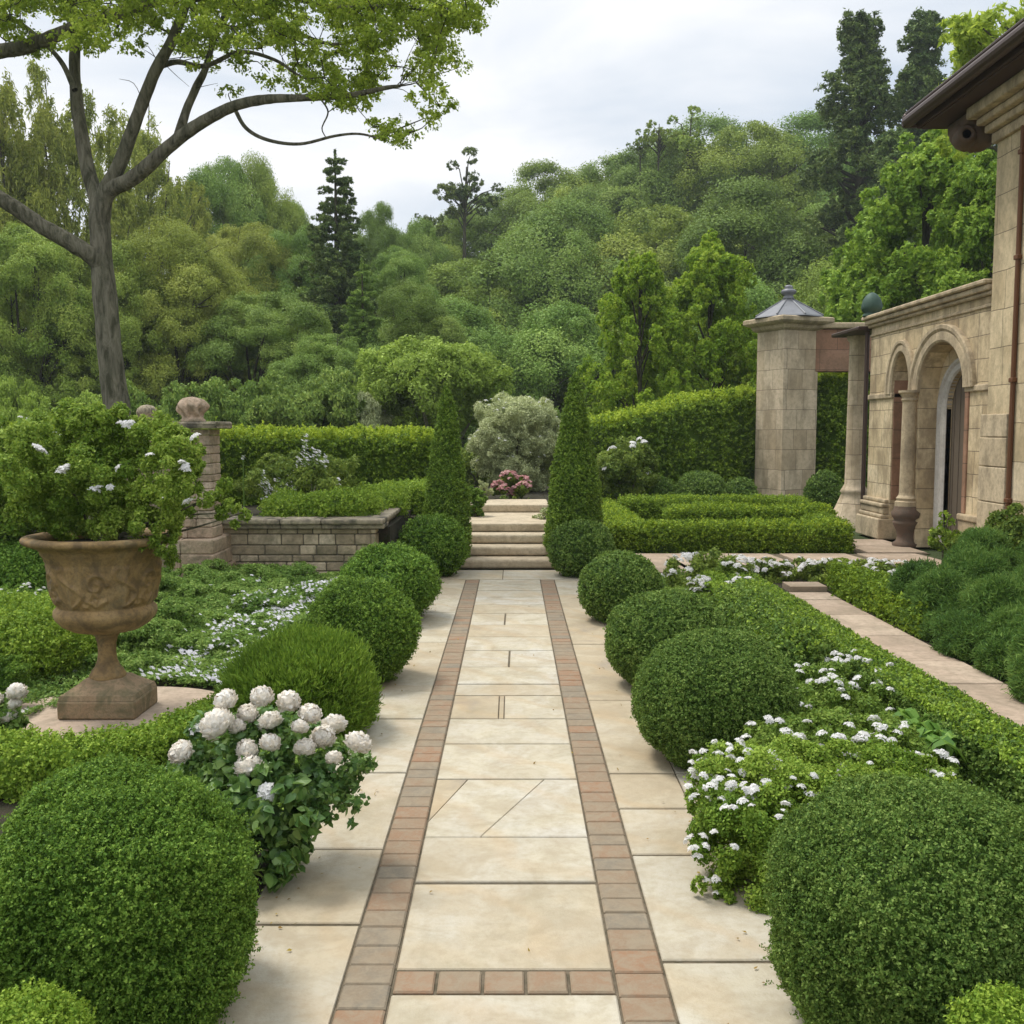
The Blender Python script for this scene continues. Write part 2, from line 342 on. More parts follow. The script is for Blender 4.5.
M['trim'] = stone_mat('carved_trim_stone', [(0, (.42, .325, .20)), (1, (.60, .49, .33))], nscale=2, stain=(.15, .12, .08), stain_amt=.45, bump=.3, streak=True)
M['paletrim'] = stone_mat('pale_door_surround', [(0, (.40, .37, .33)), (1, (.52, .49, .44))], nscale=2, stain=(.25, .22, .18), stain_amt=.3, bump=.2)
M['darktrim'] = stone_mat('dark_carved_stone', [(0, (.10, .065, .045)), (1, (.20, .13, .09))], nscale=4, stain_amt=.4, bump=.5)
M['urn'] = stone_mat('aged_terracotta_urn', [(0, (.19, .115, .045)), (.5, (.36, .235, .10)), (1, (.48, .36, .20))], nscale=5, stain=(.09, .065, .04), stain_amt=.5, moss=(.15, .14, .09), moss_amt=.45, bump=.4, bscale=45, rough=.75)
M['urnbase'] = stone_mat('urn_plinth_stone', [(0, (.25, .16, .09)), (1, (.40, .29, .18))], nscale=5, stain=(.10, .10, .05), stain_amt=.5, moss=(.14, .14, .07), moss_amt=.3, bump=.5)
M['soil'] = stone_mat('bed_soil', [(0, (.020, .015, .010)), (1, (.06, .045, .03))], nscale=6, stain=(.02, .03, .01), stain_amt=.5, bump=1.0, bscale=25, rough=1)
M['bark'] = bark_mat('grey_bark', (.060, .052, .040), (.30, .265, .205), 14)
M['bark_dark'] = bark_mat('dark_bark', (.035, .028, .02), (.10, .08, .06))
M['bark_pale'] = bark_mat('pale_twig_bark', (.22, .18, .14), (.42, .36, .30))
def simple(name, c, rough=.6, metal=0, bs=30, var=.4):
    t = NT(name); co = t.coord(); n1 = t.noise(co, 5, 5, .6)
    cc = t.mix(t.math('MULTIPLY', n1, var), c, tuple(x * .35 for x in c)); t.principled(cc, rough, t.bump(t.noise(co, bs, 5), .2, .01), metal=metal); return t.m
M['lead'] = simple('lead_sheet', (.26, .265, .28), .5, .2, 8, .8)
M['gutter'] = simple('brown_gutter_metal', (.085, .055, .045), .45, .3)
M['pipe'] = simple('rusty_downpipe', (.17, .075, .035), .6, .2)
M['soffit'] = simple('dark_soffit_wood', (.07, .042, .03), .8)
M['slate'] = simple('roof_slate', (.06, .065, .075), .6)
M['verdigris'] = simple('green_copper', (.055, .10, .075), .6, .2)
M['void'] = simple('dark_door_timber', (.13, .10, .07), .8)
# ground material
def ground_mat():
    t = NT('woodland_ground'); co = t.coord(); a = t.noise(co, .8, 6); b = t.noise(co, 9, 6, .7)
    c = t.ramp(a, [(.3, (.028, .05, .014)), (.7, (.06, .095, .025))]); c = t.mix(t.math('MULTIPLY', b, .6), c, (.035, .028, .017))
    t.principled(c, 1, t.bump(b, .8, .05)); return t.m
M['ground'] = ground_mat()

# ------------------------------------------------------------------ terrain
def sst(a, b, x): t = np.clip((x - a) / (b - a), 0, 1); return t * t * (3 - 2 * t)
def terr(X, Y):
    X = np.asarray(X, float); Y = np.asarray(Y, float)
    return -.03 + sst(20, 78, Y) * (5.0 + 7.5 * sst(-12, 24, X)) * .93 + sst(22, 40, Y) * .8 + sst(6.2, 20, X) * .8 * sst(5, 24, Y)
xs = np.concatenate([np.linspace(-400, -41, 14), np.linspace(-40, 60, 101), np.linspace(61, 400, 14)]); ys = np.concatenate([np.linspace(-60, -1, 10), np.linspace(0, 100, 101), np.linspace(105, 700, 20)])
XX, YY = np.meshgrid(xs, ys, indexing='ij'); ZZ = terr(XX, YY); ni, nj = XX.shape
idx = np.arange(ni * nj).reshape(ni, nj)
tm = MB(); tm.add(np.stack([XX, YY, ZZ], -1).reshape(-1, 3), np.stack([idx[:-1, :-1], idx[1:, :-1], idx[1:, 1:], idx[:-1, 1:]], -1).reshape(-1, 4))
tag(tm.build('ground', M['ground'], smooth=True), kind='structure')

rg = np.random.default_rng(11)
b = MB(); box(b, (-8.5, -1, -.4), (-.86, 9.98, -.012), 0); tag(b.build('bed_soil', M['soil']), kind='structure')
b = MB(); box(b, (.86, -1, -.4), (6.0, 11.1, -.012), 0); tag(b.build('bed_soil', M['soil']), kind='structure')
b = MB(); box(b, (-9, 12.3, -.4), (-.80, 20.5, .515), .0); box(b, (.52, 12.3, -.4), (1.12, 20.5, .515), .0); box(b, (-.796, 15.0, -.4), (.516, 20.5, .515), .0); box(b, (-9, 10.2, -.4), (-1.25, 12.296, .60), 0)
tag(b.build('terrace_ground', M['soil']), kind='structure')

# ------------------------------------------------------------------ main path
def yrow(py): return g(512, py)[1]
XL, XR = -.345, .30
b = MB()
box(b, (-.875, 0.2, -.2), (.875, 11.33, -.008), 0, m=1)
G_ = .0028
GY = .009
def rect(x0, x1, y0, y1, gp=None):
    gy = gp or GY; gp = gp or G_; return [(x0 + gp, y0 + gy), (x1 - gp, y0 + gy), (x1 - gp, y1 - gy), (x0 + gp, y1 - gy)]
rows = [1100, 993, 970, 882.5, 836.8, 779.3, 743.9, 718.5, 695.4, 684.1, 666.9, 650.6, 637, 624.8, 613.5, 604.5, 597, 590.5, 584.5, 579.5]
for i in range(len(rows) - 1):
    y0, y1 = yrow(rows[i]), yrow(rows[i + 1])
    if i == 1: continue
    v = (.85, .5, .3, .6, 0, .9, .7, 0, .35, .95, .55, .8, .3, .7, .45, .9, .4, .75, .6)[i] + rg.uniform(-.08, .08)
    if i == 4:      # veined slab broken along diagonals
        a = XL + .10; c_ = XL + .30; d_ = XL + .44; e_ = XL + .56
        slab(b, [(XL + G_, y0 + .16), (XL + G_, y1 - G_), (a + .04, y1 - G_)][::-1], -.03, .0, v=.05)
        slab(b, [(XL + G_, y0 + G_), (c_ - .08, y0 + G_), (d_ + .05, y1 - G_), (a + .044, y1 - G_), (XL + G_, y0 + .157)], -.03, 0, v=.8)
        slab(b, [(c_ - .076, y0 + G_), (XR - G_, y0 + G_), (XR - G_, y1 - G_), (d_ + .054, y1 - G_)], -.03, 0.001, v=.95)
    elif i == 7:
        slab(b, rect(XL, XL + .27, y0, y1), -.03, 0, v=.05)
        slab(b, rect(XL + .27, XL + .30, y0, y1), -.03, 0, v=.0)
        slab(b, rect(XL + .30, XR, y0, y1), -.03, 0, v=.8)
    elif i in (13, 10):
        c_ = XL + rg.uniform(.2, .45)
        slab(b, [(XL + G_, y0 + G_), (c_ - .01, y0 + G_), (c_ - .005, y1 - G_), (XL + G_, y1 - G_)], -.03, 0, v=v)
        slab(b, [(c_ + .002, y0 + G_), (XR - G_, y0 + G_), (XR - G_, y1 - G_), (c_ + .007, y1 - G_)], -.03, 0, v=rg.uniform(.5, 1))
    else:
        slab(b, rect(XL, XR, y0, y1), -.03, rg.uniform(-.0015, .0015), v=v)
lrows = [1150, 924, 848.6, 772, 718.5, 691, 642, 612, 594, 579.5]; rrows = [1150, 961, 854.5, 808, 773, 700, 644, 612, 594, 579.5]
for side, rr in ((-1, lrows), (1, rrows)):
    for i in range(len(rr) - 1):
        y0, y1 = yrow(rr[i]), yrow(rr[i + 1])
        if side < 0: slab(b, rect(-.87, -.492, y0, y1), -.03, rg.uniform(-.002, .001), v=rg.uniform(.3, .8))
        else:
            if i >= 2: slab(b, rect(.452, .762, y0, y1), -.03, rg.uniform(-.002, .001), v=rg.uniform(.15, .85)); slab(b, rect(.762, .87, y0, y1), -.03, 0, v=rg.uniform(.2, .8))
            else: slab(b, rect(.452, .87, y0, y1), -.03, 0, v=rg.uniform(.3, .9))
y0 = yrow(579.3)
slab(b, rect(-.87, -.1, y0, 11.30), -.03, 0, v=.4); slab(b, rect(-.1, .87, y0, 11.30), -.03, 0, v=.55)
tag(b.build('path', [M['flag'], M['joint']]), kind='structure')
b = MB()
for x0, x1 in ((-.4895, -.3475), (.3025, .4495)):
    y = .5
    while y < yrow(579.5) - .05:
        L_ = rg.uniform(.095, .135); L_ = min(L_, yrow(579.4) - y)
        slab(b, rect(x0, x1, y, y + L_, .0025), -.03, rg.uniform(.000, .003), .005, v=float(rg.choice([.0, .2, .45, .7, 1.0])) * .9 + rg.uniform(0, .1)); y += L_
y0, y1 = yrow(993), yrow(970); x = XL
for w_ in (.125, .135, .125, .125, .135):
    slab(b, rect(x, x + w_, y0, y1, .005), -.03, .001, .005, v=rg.uniform(.5, 1)); x += w_
tag(b.build('brick_edging', [M['brick'], M['joint']]), kind='structure')

# cross path, right path, urn terrace
b = MB()
box(b, (.89, 11.12, -.3), (5.3, 12.86, -.012), 0, m=1)
for i, (x0, x1, v) in enumerate(((.9, 2.0, .4), (2.0, 3.35, .7), (3.5, 4.35, .6), (4.5, 5.25, .5))):
    slab(b, [(x0, 11.15), (x1 + .1, 11.15), (x1 - .05, 12.82), (x0 - .05, 12.82)], -.04, .0, v=v)
box(b, (2.36, 3.0, -.3), (3.14, 9.76, -.014), 0, m=1)
y = 3.0
while y < 9.7:
    l_ = rg.uniform(.5, .95); slab(b, rect(2.38, 3.12, y, min(y + l_, 9.74), .01), -.04, rg.uniform(-.003, .003), .006, v=rg.uniform(.1, 1)); y += l_
slab(b, rect(2.75, 3.12, 9.78, 10.1), -.04, .05, v=.1)
box(b, (4.5, 12.88, -.3), (5.42, 14.6, -.012), 0, m=1); slab(b, rect(4.62, 5.4, 12.9, 13.7, .01), -.04, .004, v=.3); slab(b, rect(4.75, 5.4, 13.72, 14.5, .01), -.04, .0, v=.6)
tag(b.build('side_path', [M['sidestone'], M['joint']]), kind='structure')
b = MB(); cx, cy = -2.22, 5.55
th = np.linspace(0, 2 * PI, 40, endpoint=False)
ring = [(cx + .66 * math.cos(a), cy + .56 * math.sin(a)) for a in th]
slab(b, ring, -.05, .006, .005, v=.7)
tag(b.build('urn_paving', [M['sidestone']]), kind='structure')

rf = np.random.default_rng(17); mb = MB(); FP = []
for k in range(230):
    side = rf.choice([-1, 1]); Y = 2.2 + 8.8 * rf.random() ** 1.3; X = side * (.86 - abs(rf.normal()) * .12) if rf.random() < .8 else rf.uniform(-.8, .8); FP.append((X, Y, .006))
leaf_faces(mb, np.array(FP), np.tile([0, 0, 1.0], (230, 1)), .017, .010, rf, .5)
tag(mb.build('fallen_leaves', M['litter']), 'few small fallen leaves and petals scattered on the path slabs', 'leaves', kind='stuff')
# ------------------------------------------------------------------ steps
st = empty('garden_steps', (0, 11.35, 0), 'short flight of worn honey stone steps between the two cone topiaries', 'steps')
W0, W1 = -.80, .52
for i, (y0, y1, z0, z1, w) in enumerate(((11.35, 11.68, 0, .112, .0), (11.65, 11.98, .112, .224, .015), (11.95, 12.28, .224, .336, .03), (12.25, 13.92, .336, .44, .04), (13.9, 15.0, .44, .55, .0))):
    b = MB(); x0, x1 = W0 + w - (0.0), W1 - w + .05 * (i < 1)
    if i < 3:
        c = x0 + (x1 - x0) * (.42 + .2 * (i % 2))
        box(b, (x0, y0, z0 + .002), (x1, y1, z1), .034, .3 + .3 * i, seg=4)
    else: box(b, (x0, y0, z0 + .002), (x1, y1, z1), .02, .7 if i == 3 else .9, seg=2)
    o = b.build('step', M['step'], st); o.location = (0, -11.35, 0)

# ------------------------------------------------------------------ clipped plants
NB = 0
def clipped(name, shape, mat, L, W, cover, label, cat, group=None, rnd=.9, lump=.02, lf=5, mode='face', up=0.0, depth=.02, core=None, tips=None, tipfrac=0.0, parent=None, shrink=.0, seed=None, zcut=-.01, sprig=1.0):
    """leaf-covered clipped shape: shape = (V, F, N)"""
    global NB; NB += 1; rng = np.random.default_rng(seed or 100 + NB)
    V, Fc, N = shape; V = V + N * (wob(V, lf, NB) * lump + wob(V, lf * 3.1, NB + 50) * lump * .45)[:, None]
    N2 = vnorm(V, Fc); N2 = np.where((N2 * N).sum(1, keepdims=True) < 0, -N2, N2)
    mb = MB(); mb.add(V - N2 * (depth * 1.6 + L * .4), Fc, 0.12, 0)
    dens = cover / (L * W * .5)
    kk = 10
    S, Sn = scatter(V, Fc, N2, dens / kk, rng, keep=lambda P, Nn: P[:, 2] > zcut)
    lean = nrm(Sn + rng.normal(size=S.shape) * .28 + (0, 0, .22)); hS = rng.uniform(.6, 1.5, len(S))
    i = np.repeat(np.arange(len(S)), kk); t_ = np.tile(np.linspace(0, 1, kk), len(S))[:, None]
    rad = rng.normal(size=(len(i), 3)); rad = nrm(rad - lean[i] * (rad * lean[i]).sum(1, keepdims=True))
    P = S[i] + lean[i] * (t_ * hS[i][:, None] - .45) * L * 2.4 * sprig + rad * L * (.75 - .45 * t_); Nn = nrm(rad * .8 + lean[i] * (.35 + .9 * t_) + Sn[i] * .4)
    stint = rng.normal(0, .13, len(S))[i]
    # little sprigs: neighbouring leaves share an offset so the surface is tufted
    cell = wob(P, 1.1 / (L * 1.6), NB + 9) * .5 + wob(P, .45 / (L * 1.6), NB + 19) * .5
    soff = np.where(rng.random(len(S)) < .010, -depth * rng.uniform(.3, 1.1, len(S)), rng.exponential(depth * .45, len(S)))[i]
    off = cell * depth * .5 - soff + depth * .2
    P = P + Sn[i] * off[:, None]
    sh = np.clip(cell * .08 + stint, -.3, .3)
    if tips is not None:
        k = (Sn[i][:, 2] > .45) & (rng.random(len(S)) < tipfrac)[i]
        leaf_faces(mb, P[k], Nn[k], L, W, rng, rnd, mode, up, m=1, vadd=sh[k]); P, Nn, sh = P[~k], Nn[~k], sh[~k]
    leaf_faces(mb, P, Nn, L, W, rng, rnd, mode, up, vadd=sh)
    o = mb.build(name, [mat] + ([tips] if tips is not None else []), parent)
    tag(o, label, cat, group); return o
def flatshape(sh, zmin=0):  # squash what is under the ground
    V, Fc, N = sh; V = V.copy(); V[:, 2] = np.maximum(V[:, 2], zmin); return V, Fc, N
def ball(px0, px1, y0, y1, label, mat='box', zb=0.0, D=None, k=.93, **kw):
    cx = (px0 + px1) / 2; w = (px1 - px0) / 2; hp = (y1 - y0) / 2; cy = (y0 + y1) / 2
    if D is None: D = (CH - zb) * 1000 / (cy - 429 + k * hp)
    R = w * D / 1000; Rz = hp * D / 1000; X = (cx - 512) * D / 1000; zc = at(cx, cy, D)[2]
    if mat == 'box_dark': kw.setdefault('sprig', .55); kw.setdefault('depth', .013 + .004 * D / 10); kw.setdefault('lump', .008)
    c = np.array([X, D, zc]); L = max(.0085, 2.35 * D / 1000)
    L = kw.pop('L', L)
    V, Fc, N = sphere((0, 0, 0), 1, 22)
    p = kw.pop('sq', 2.12)   # slightly boxy clipped ball
    s = (np.abs(V) ** p).sum(1) ** (1 / p); V = V / s[:, None]; N = nrm(np.sign(V) * np.abs(V) ** (p - 1))
    V = V * np.array([R, R, Rz]) * .955; N = nrm(N / np.array([R, R, Rz]))
    V = V[:, :]; V[:, 2] = np.maximum(V[:, 2], zb + .0 - zc)
    o = clipped('topiary_ball', (V, Fc, N), M[mat], L, kw.pop('W', L * .62), kw.pop('cover', 3.0), label, 'topiary', kw.pop('group', 'clipped box balls'), lump=kw.pop('lump', .012) * R / .35, lf=kw.pop('lf', 7), depth=kw.pop('depth', .018 + .012 * (L / .02 - 1)), zcut=zb - zc + .004, **kw)
    o.location = c
    return o
ball(400, 466, 517, 578, 'smallest round box ball at the left foot of the steps')
ball(338, 441, 549, 622, 'oblong box ball on the left of the path, second from the steps', lump=.028)
ball(301, 414, 580, 686, 'dark round box ball left of the path, third from the steps', lump=.02)
ball(232, 374, 634, 738, 'bright bushy ball with upright shoots, behind the cream peony-like blooms', 'rosemary', mode='axis', up=.9, rnd=.8, L=.030, W=.007, cover=5, lump=.025, depth=.03, group='clipped box balls')
ball(-24, 249, 770, 1040, 'huge dark green box ball filling the lower left corner', 'box', cover=3.4, lump=.026, lf=5, sq=2.4, depth=.030, sprig=.85)
ball(549, 615, 520, 578, 'smallest round box ball at the right foot of the steps', 'box_dark')
ball(580, 664, 552, 625, 'smooth round box ball right of the path, second from the steps', 'box_dark')
ball(605, 728, 589, 692, 'wide box ball right of the path, third from the steps', 'box_dark')
ball(633, 801, 628, 770, 'large smooth box ball right of the path, beside the white candytuft', 'box_dark', cover=3.4)
ball(778, 1088, 788, 1070, 'huge dense box ball filling the lower right corner', 'box_dark', cover=3.4, lump=.018, sq=2.25, depth=.024, sprig=.65)
ball(-60, 62, 996, 1100, 'small light green box bush cut off at the bottom left corner of the photo', 'box_light', D=1.85, group='small light box bushes', lump=.02)
ball(975, 1090, 990, 1100, 'small light green box bush cut off at the bottom right corner of the photo', 'box_light', D=1.85, group='small light box bushes', lump=.02)
# far balls in the right garden
for a in ((674, 728, 471, 524, 'flattened box ball behind the parterre, widest of the row'), (724, 758, 478, 522, 'small box ball touching the left side of the stone tower'), (806, 844, 471, 524, 'box ball between the stone tower and the flared column'), (650, 677, 478, 522, 'small bright box mound at the left end of the row behind the parterre')):
    D_ = 18.6
    ball(*a[:4], a[4], 'box_dark', D=D_, zb=0, group='box balls behind the parterre', L=.036, k=.95)

def cone(px, xw, ytop, ybot, D, label, rz=None):
    c = at(px, ybot, D); z0 = 0; zt = at(px, ytop, D)[2]; R = xw / 2 * D / 1000; H = zt
    t = np.array([0, .04, .1, .2, .3, .4, .5, .6, .7, .8, .88, .94, .975, 1.0]); r = np.interp(t, [0, .06, .20, .5, .8, .93, .98, 1], [.88, .93, .93, .72, .36, .17, .08, .0]) * R
    k = 26; th = np.linspace(0, 2 * PI, k + 1)[:-1]
    V = np.stack([r[:, None] * np.cos(th), r[:, None] * np.sin(th), (t * H)[:, None] * np.ones(k)], -1)
    n = len(t); i = np.arange(n - 1)[:, None] * k; j = np.arange(k)[None]; j2 = (j + 1) % k
    Fc = np.stack([i + j, i + j2, i + k + j2, i + k + j], -1).reshape(-1, 4)
    V = V.reshape(-1, 3); N = nrm(np.c_[V[:, :2] * 1.0, np.full(len(V), R * .22)]); N[-k:] = (0, 0, 1)
    o = clipped('cone_topiary', (V, Fc, N), M['yew'], .026, .015, 3.2, label, 'topiary', 'cone topiaries flanking the steps', lump=.014, lf=6, depth=.020, rnd=1.0, sprig=.6)
    o.location = (c[0], D, 0); return o
cone(447, 49, 384, 572, 11.55, 'narrow dark green cone topiary left of the steps')
cone(574, 59, 374, 560, 11.75, 'broader cone topiary right of the steps, tapering to a point')

# low parterre hedges on the right
def hedge_rbox(lo, hi, label, mat='hedge', L=.030, cover=2.8, r=.06, group=None, name='box_hedge', n=None, **kw):
    lo = np.array(lo, float); hi = np.array(hi, float); c = (lo + hi) / 2; c[2] = lo[2]
    n = n or int(np.clip(max(hi - lo) / .12, 12, 60))
    o = clipped(name, rbox(lo - c, hi - c, r, n), M[mat], L, L * .6, cover, label, 'hedge', group, lump=kw.pop('lump', .014), lf=kw.pop('lf', 4), depth=kw.pop('depth', .03), **kw)
    o.location = c; return o
PG = 'low box hedges of the parterre'
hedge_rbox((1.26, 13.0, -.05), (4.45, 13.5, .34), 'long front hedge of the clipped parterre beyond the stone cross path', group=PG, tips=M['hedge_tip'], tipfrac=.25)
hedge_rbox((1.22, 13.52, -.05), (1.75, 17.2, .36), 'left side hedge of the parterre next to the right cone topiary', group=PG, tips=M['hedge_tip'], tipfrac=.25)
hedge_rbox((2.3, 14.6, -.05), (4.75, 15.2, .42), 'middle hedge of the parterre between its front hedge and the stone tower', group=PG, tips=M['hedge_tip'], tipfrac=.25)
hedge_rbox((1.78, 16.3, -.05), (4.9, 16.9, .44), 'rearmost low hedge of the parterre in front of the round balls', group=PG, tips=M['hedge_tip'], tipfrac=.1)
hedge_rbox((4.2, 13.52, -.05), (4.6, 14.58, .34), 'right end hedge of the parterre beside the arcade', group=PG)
# tall hedges
def ribbon_hedge(pts, zb, zt, thick, label, L, mat='hedge', seg=40, tips='hedge_tip', tf=.75, cover=2.6, lump=.05, name='tall_hedge', lf=1.6, r=.12, depth=.06, cat='hedge', group=None, sprig=1.0):
    """rounded-rectangle section swept along an xy polyline, top height may vary"""
    pts = np.array(pts, float); s = np.r_[0, np.cumsum(np.linalg.norm(np.diff(pts, axis=0), axis=1))]; t = np.linspace(0, s[-1], seg)
    X = np.interp(t, s, pts[:, 0]); Y = np.interp(t, s, pts[:, 1]); Z = np.interp(t, s, zt)
    # soften corners
    if len(pts) > 2:
        for _ in range(3): X[1:-1] = (X[:-2] + X[2:] + 2 * X[1:-1]) / 4; Y[1:-1] = (Y[:-2] + Y[2:] + 2 * Y[1:-1]) / 4
    T = nrm(np.c_[np.gradient(X), np.gradient(Y)]); Nn = np.c_[T[:, 1], -T[:, 0]]
    h = thick / 2; V = []; NN = []
    prof = [(-h, 0, -1, 0), (-h, .35, -1, 0), (-h, .7, -1, 0), (-h, 'r', -1, .1), (-h + r * .3, 'q', -.7, .7), (-h + r, 't', 0, 1), (0, 't', 0, 1), (h - r, 't', 0, 1), (h - r * .3, 'q', .7, .7), (h, 'r', 1, .1), (h, .7, 1, 0), (h, .35, 1, 0), (h, 0, 1, 0)]
    for i in range(seg):
        e = 1.0; H = Z[i] - zb
        for u, w, nu, nw in prof:
            z = {'r': H - r, 'q': H - r * .3, 't': H}[w] if isinstance(w, str) else w * (H - r)
            V.append((X[i] + Nn[i, 0] * u, Y[i] + Nn[i, 1] * u, zb + z)); NN.append((Nn[i, 0] * nu, Nn[i, 1] * nu, nw))
    k = len(prof); V = np.array(V); NN = nrm(np.array(NN))
    i = np.arange(seg - 1)[:, None] * k; j = np.arange(k - 1)[None]
    Fc = np.stack([i + j, i + j + 1, i + k + j + 1, i + k + j], -1).reshape(-1, 4)
    # end caps as quads
    for e, flip in ((0, 1), (seg - 1, 0)):
        base = e * k
        for j in range(k // 2):
            q = [base + j, base + j + 1, base + k - 2 - j, base + k - 1 - j]; Fc = np.vstack([Fc, q[::-1] if flip else q])
    c = np.array([pts[0][0], pts[0][1], zb]); V = V - c
    o = clipped(name, (V, Fc, NN), M[mat], L, L * .65, cover, label, cat, group, lump=lump, lf=lf, depth=depth, tips=M[tips] if tips else None, tipfrac=tf, sprig=sprig)
    o.location = c; return o
ribbon_hedge([(-4.6, 14.6), (-1.05, 14.9)], .5, [1.55, 1.52], .9, 'long level clipped hedge behind the raised bed, left of the steps', .042, lump=.03)
ribbon_hedge([(-9.5, 14.2), (-4.8, 14.4)], .5, [1.62, 1.60], .9, 'tall hedge glimpsed left of the stone pier behind the urn plant', .045, lump=.04)
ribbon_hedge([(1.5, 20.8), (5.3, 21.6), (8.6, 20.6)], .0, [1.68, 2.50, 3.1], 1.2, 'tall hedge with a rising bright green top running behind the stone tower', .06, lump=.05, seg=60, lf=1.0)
# rear small hedge on the terrace
hedge_rbox((-1.75, 12.6, .5), (-.95, 13.6, .86), 'low bright hedge block between the raised bed and the left cone topiary', mat='box_light', r=.1)

# mid right: rounded hedge block and diagonal low hedge
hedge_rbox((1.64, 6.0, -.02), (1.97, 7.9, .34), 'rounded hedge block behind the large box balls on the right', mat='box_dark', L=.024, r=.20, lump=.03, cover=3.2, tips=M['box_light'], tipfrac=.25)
ribbon_hedge([(2.17, 3.2), (2.17, 9.6), (2.2, 10.6)], -.02, [.25, .23, .21], .26, 'long narrow low hedge running beside the right stone path', .018, mat='box_dark', seg=60, tips='box_light', tf=.65, cover=3.2, lump=.010, name='box_hedge', lf=4, r=.03, depth=.012, sprig=.55)  # dark leaf, paler top growth: lit top and shaded side put into colour too
ribbon_hedge([(3.27, 7.6), (3.27, 9.9)], -.02, [.24, .24], .22, 'short low hedge on the far side of the right stone path', .028, mat='hedge', seg=20, tips=None, lump=.015, name='box_hedge', lf=4, r=.05, depth=.02)
# left: arc hedge in front of urn
ribbon_hedge([(-3.2, 4.42), (-2.22, 4.36), (-1.86, 4.46), (-1.66, 4.68), (-1.54, 4.98), (-1.47, 5.3)], -.02, [.20, .20, .20, .19, .18, .18], .30, 'curved low hedge sweeping round the front of the urn paving', .017, mat='box_light', seg=50, tips=None, cover=3.0, lump=.02, name='box_hedge', lf=5, r=.06, depth=.022)
hedge_rbox((-1.9, 3.75, -.02), (-1.3, 4.12, .12), 'strip of low box hedge directly behind the huge lower left ball', mat='box_light', L=.017, r=.05)

# ------------------------------------------------------------------ leafy clouds, flowers
def blob_leaves(mb, blobs, L, W, cover, rng, rnd=1.0, mode='face', up=0.0, m=0, sub=9, subr=.45, vadd=0, thick=.25, droop=0, ell=.8, topbias=.0, vr=(0, 1), under=-2):
    for c, r in blobs:
        c = np.asarray(c, float); r = np.broadcast_to(np.asarray(r, float), (3,)); rm = r.mean()
        sd = nrm(rng.normal(size=(sub, 3)) + (0, 0, topbias)); sc = sd * (1 - subr * .75); rs = subr * rng.uniform(.7, 1.25, sub)
        n = int(max(6, cover * 4 * PI * rm * rm * 1.3 / (L * W * .5)))
        i = rng.integers(0, sub, n); d = nrm(nrm(rng.normal(size=(n, 3))) + .75 * sd[i])
        rad = rs[i] * (1 - np.abs(rng.normal(size=n)) * thick)
        # some stragglers
        rad = rad * np.where(rng.random(n) < .06, 1.25, 1)
        P = (sc[i] + d * rad[:, None]) * r + c
        tint = np.clip(rng.normal(0, .12), -.3, .3) + rng.normal(0, .08, sub)[i]; dd = nrm(d + .4 * sd[i])
        if under > -2: k_ = (sc[i] + d * rs[i][:, None])[:, 2] > under; P = P[k_]; dd = dd[k_]; tint = tint[k_]
        leaf_faces(mb, P, dd, L, W, rng, rnd, mode, up, m=m, vadd=tint + vadd, droop=droop, vr=vr)

def floret(mb, c, n, R, pr, rng, npet=4, m=0, dome=.5):
    """flower head: n little flowers of npet petals over a dome of radius R"""
    for k in range(n):
        a = k * 2.399; q = math.sqrt((k + .4) / n); p = np.array([R * q * math.cos(a), R * q * math.sin(a), R * dome * (1 - q * q)]) + rng.normal(size=3) * R * .08
        nn = nrm(np.array([p[0] * .8, p[1] * .8, R * .9]) + rng.normal(size=3) * R * .25)
        x = nrm(np.cross(nn, rng.normal(size=3))); y = np.cross(nn, x); a0 = rng.uniform(0, 6)
        V = []; 
        for j in range(npet):
            t = a0 + 2 * PI * j / npet; d = x * math.cos(t) + y * math.sin(t); s = np.cross(nn, d)
            V += [p, p + d * pr * .55 + s * pr * .42 + nn * pr * .08, p + d * pr * 1.1 + nn * pr * .02, p + d * pr * .55 - s * pr * .42 + nn * pr * .08]
        mb.add(np.array(V) + c, np.arange(4 * npet).reshape(-1, 4), rng.uniform(0, 1, npet), m)
def head_mesh(name, n, R, pr, mat, seed, npet=4, dome=.5):
    mb = MB(); floret(mb, np.zeros(3), n, R, pr, np.random.default_rng(seed), npet, dome=dome); return mb.mesh(name, mat)
HEADS = [head_mesh('candytuft_head', 22, .022, .0085, M['petal'], k, dome=.45) for k in range(4)]
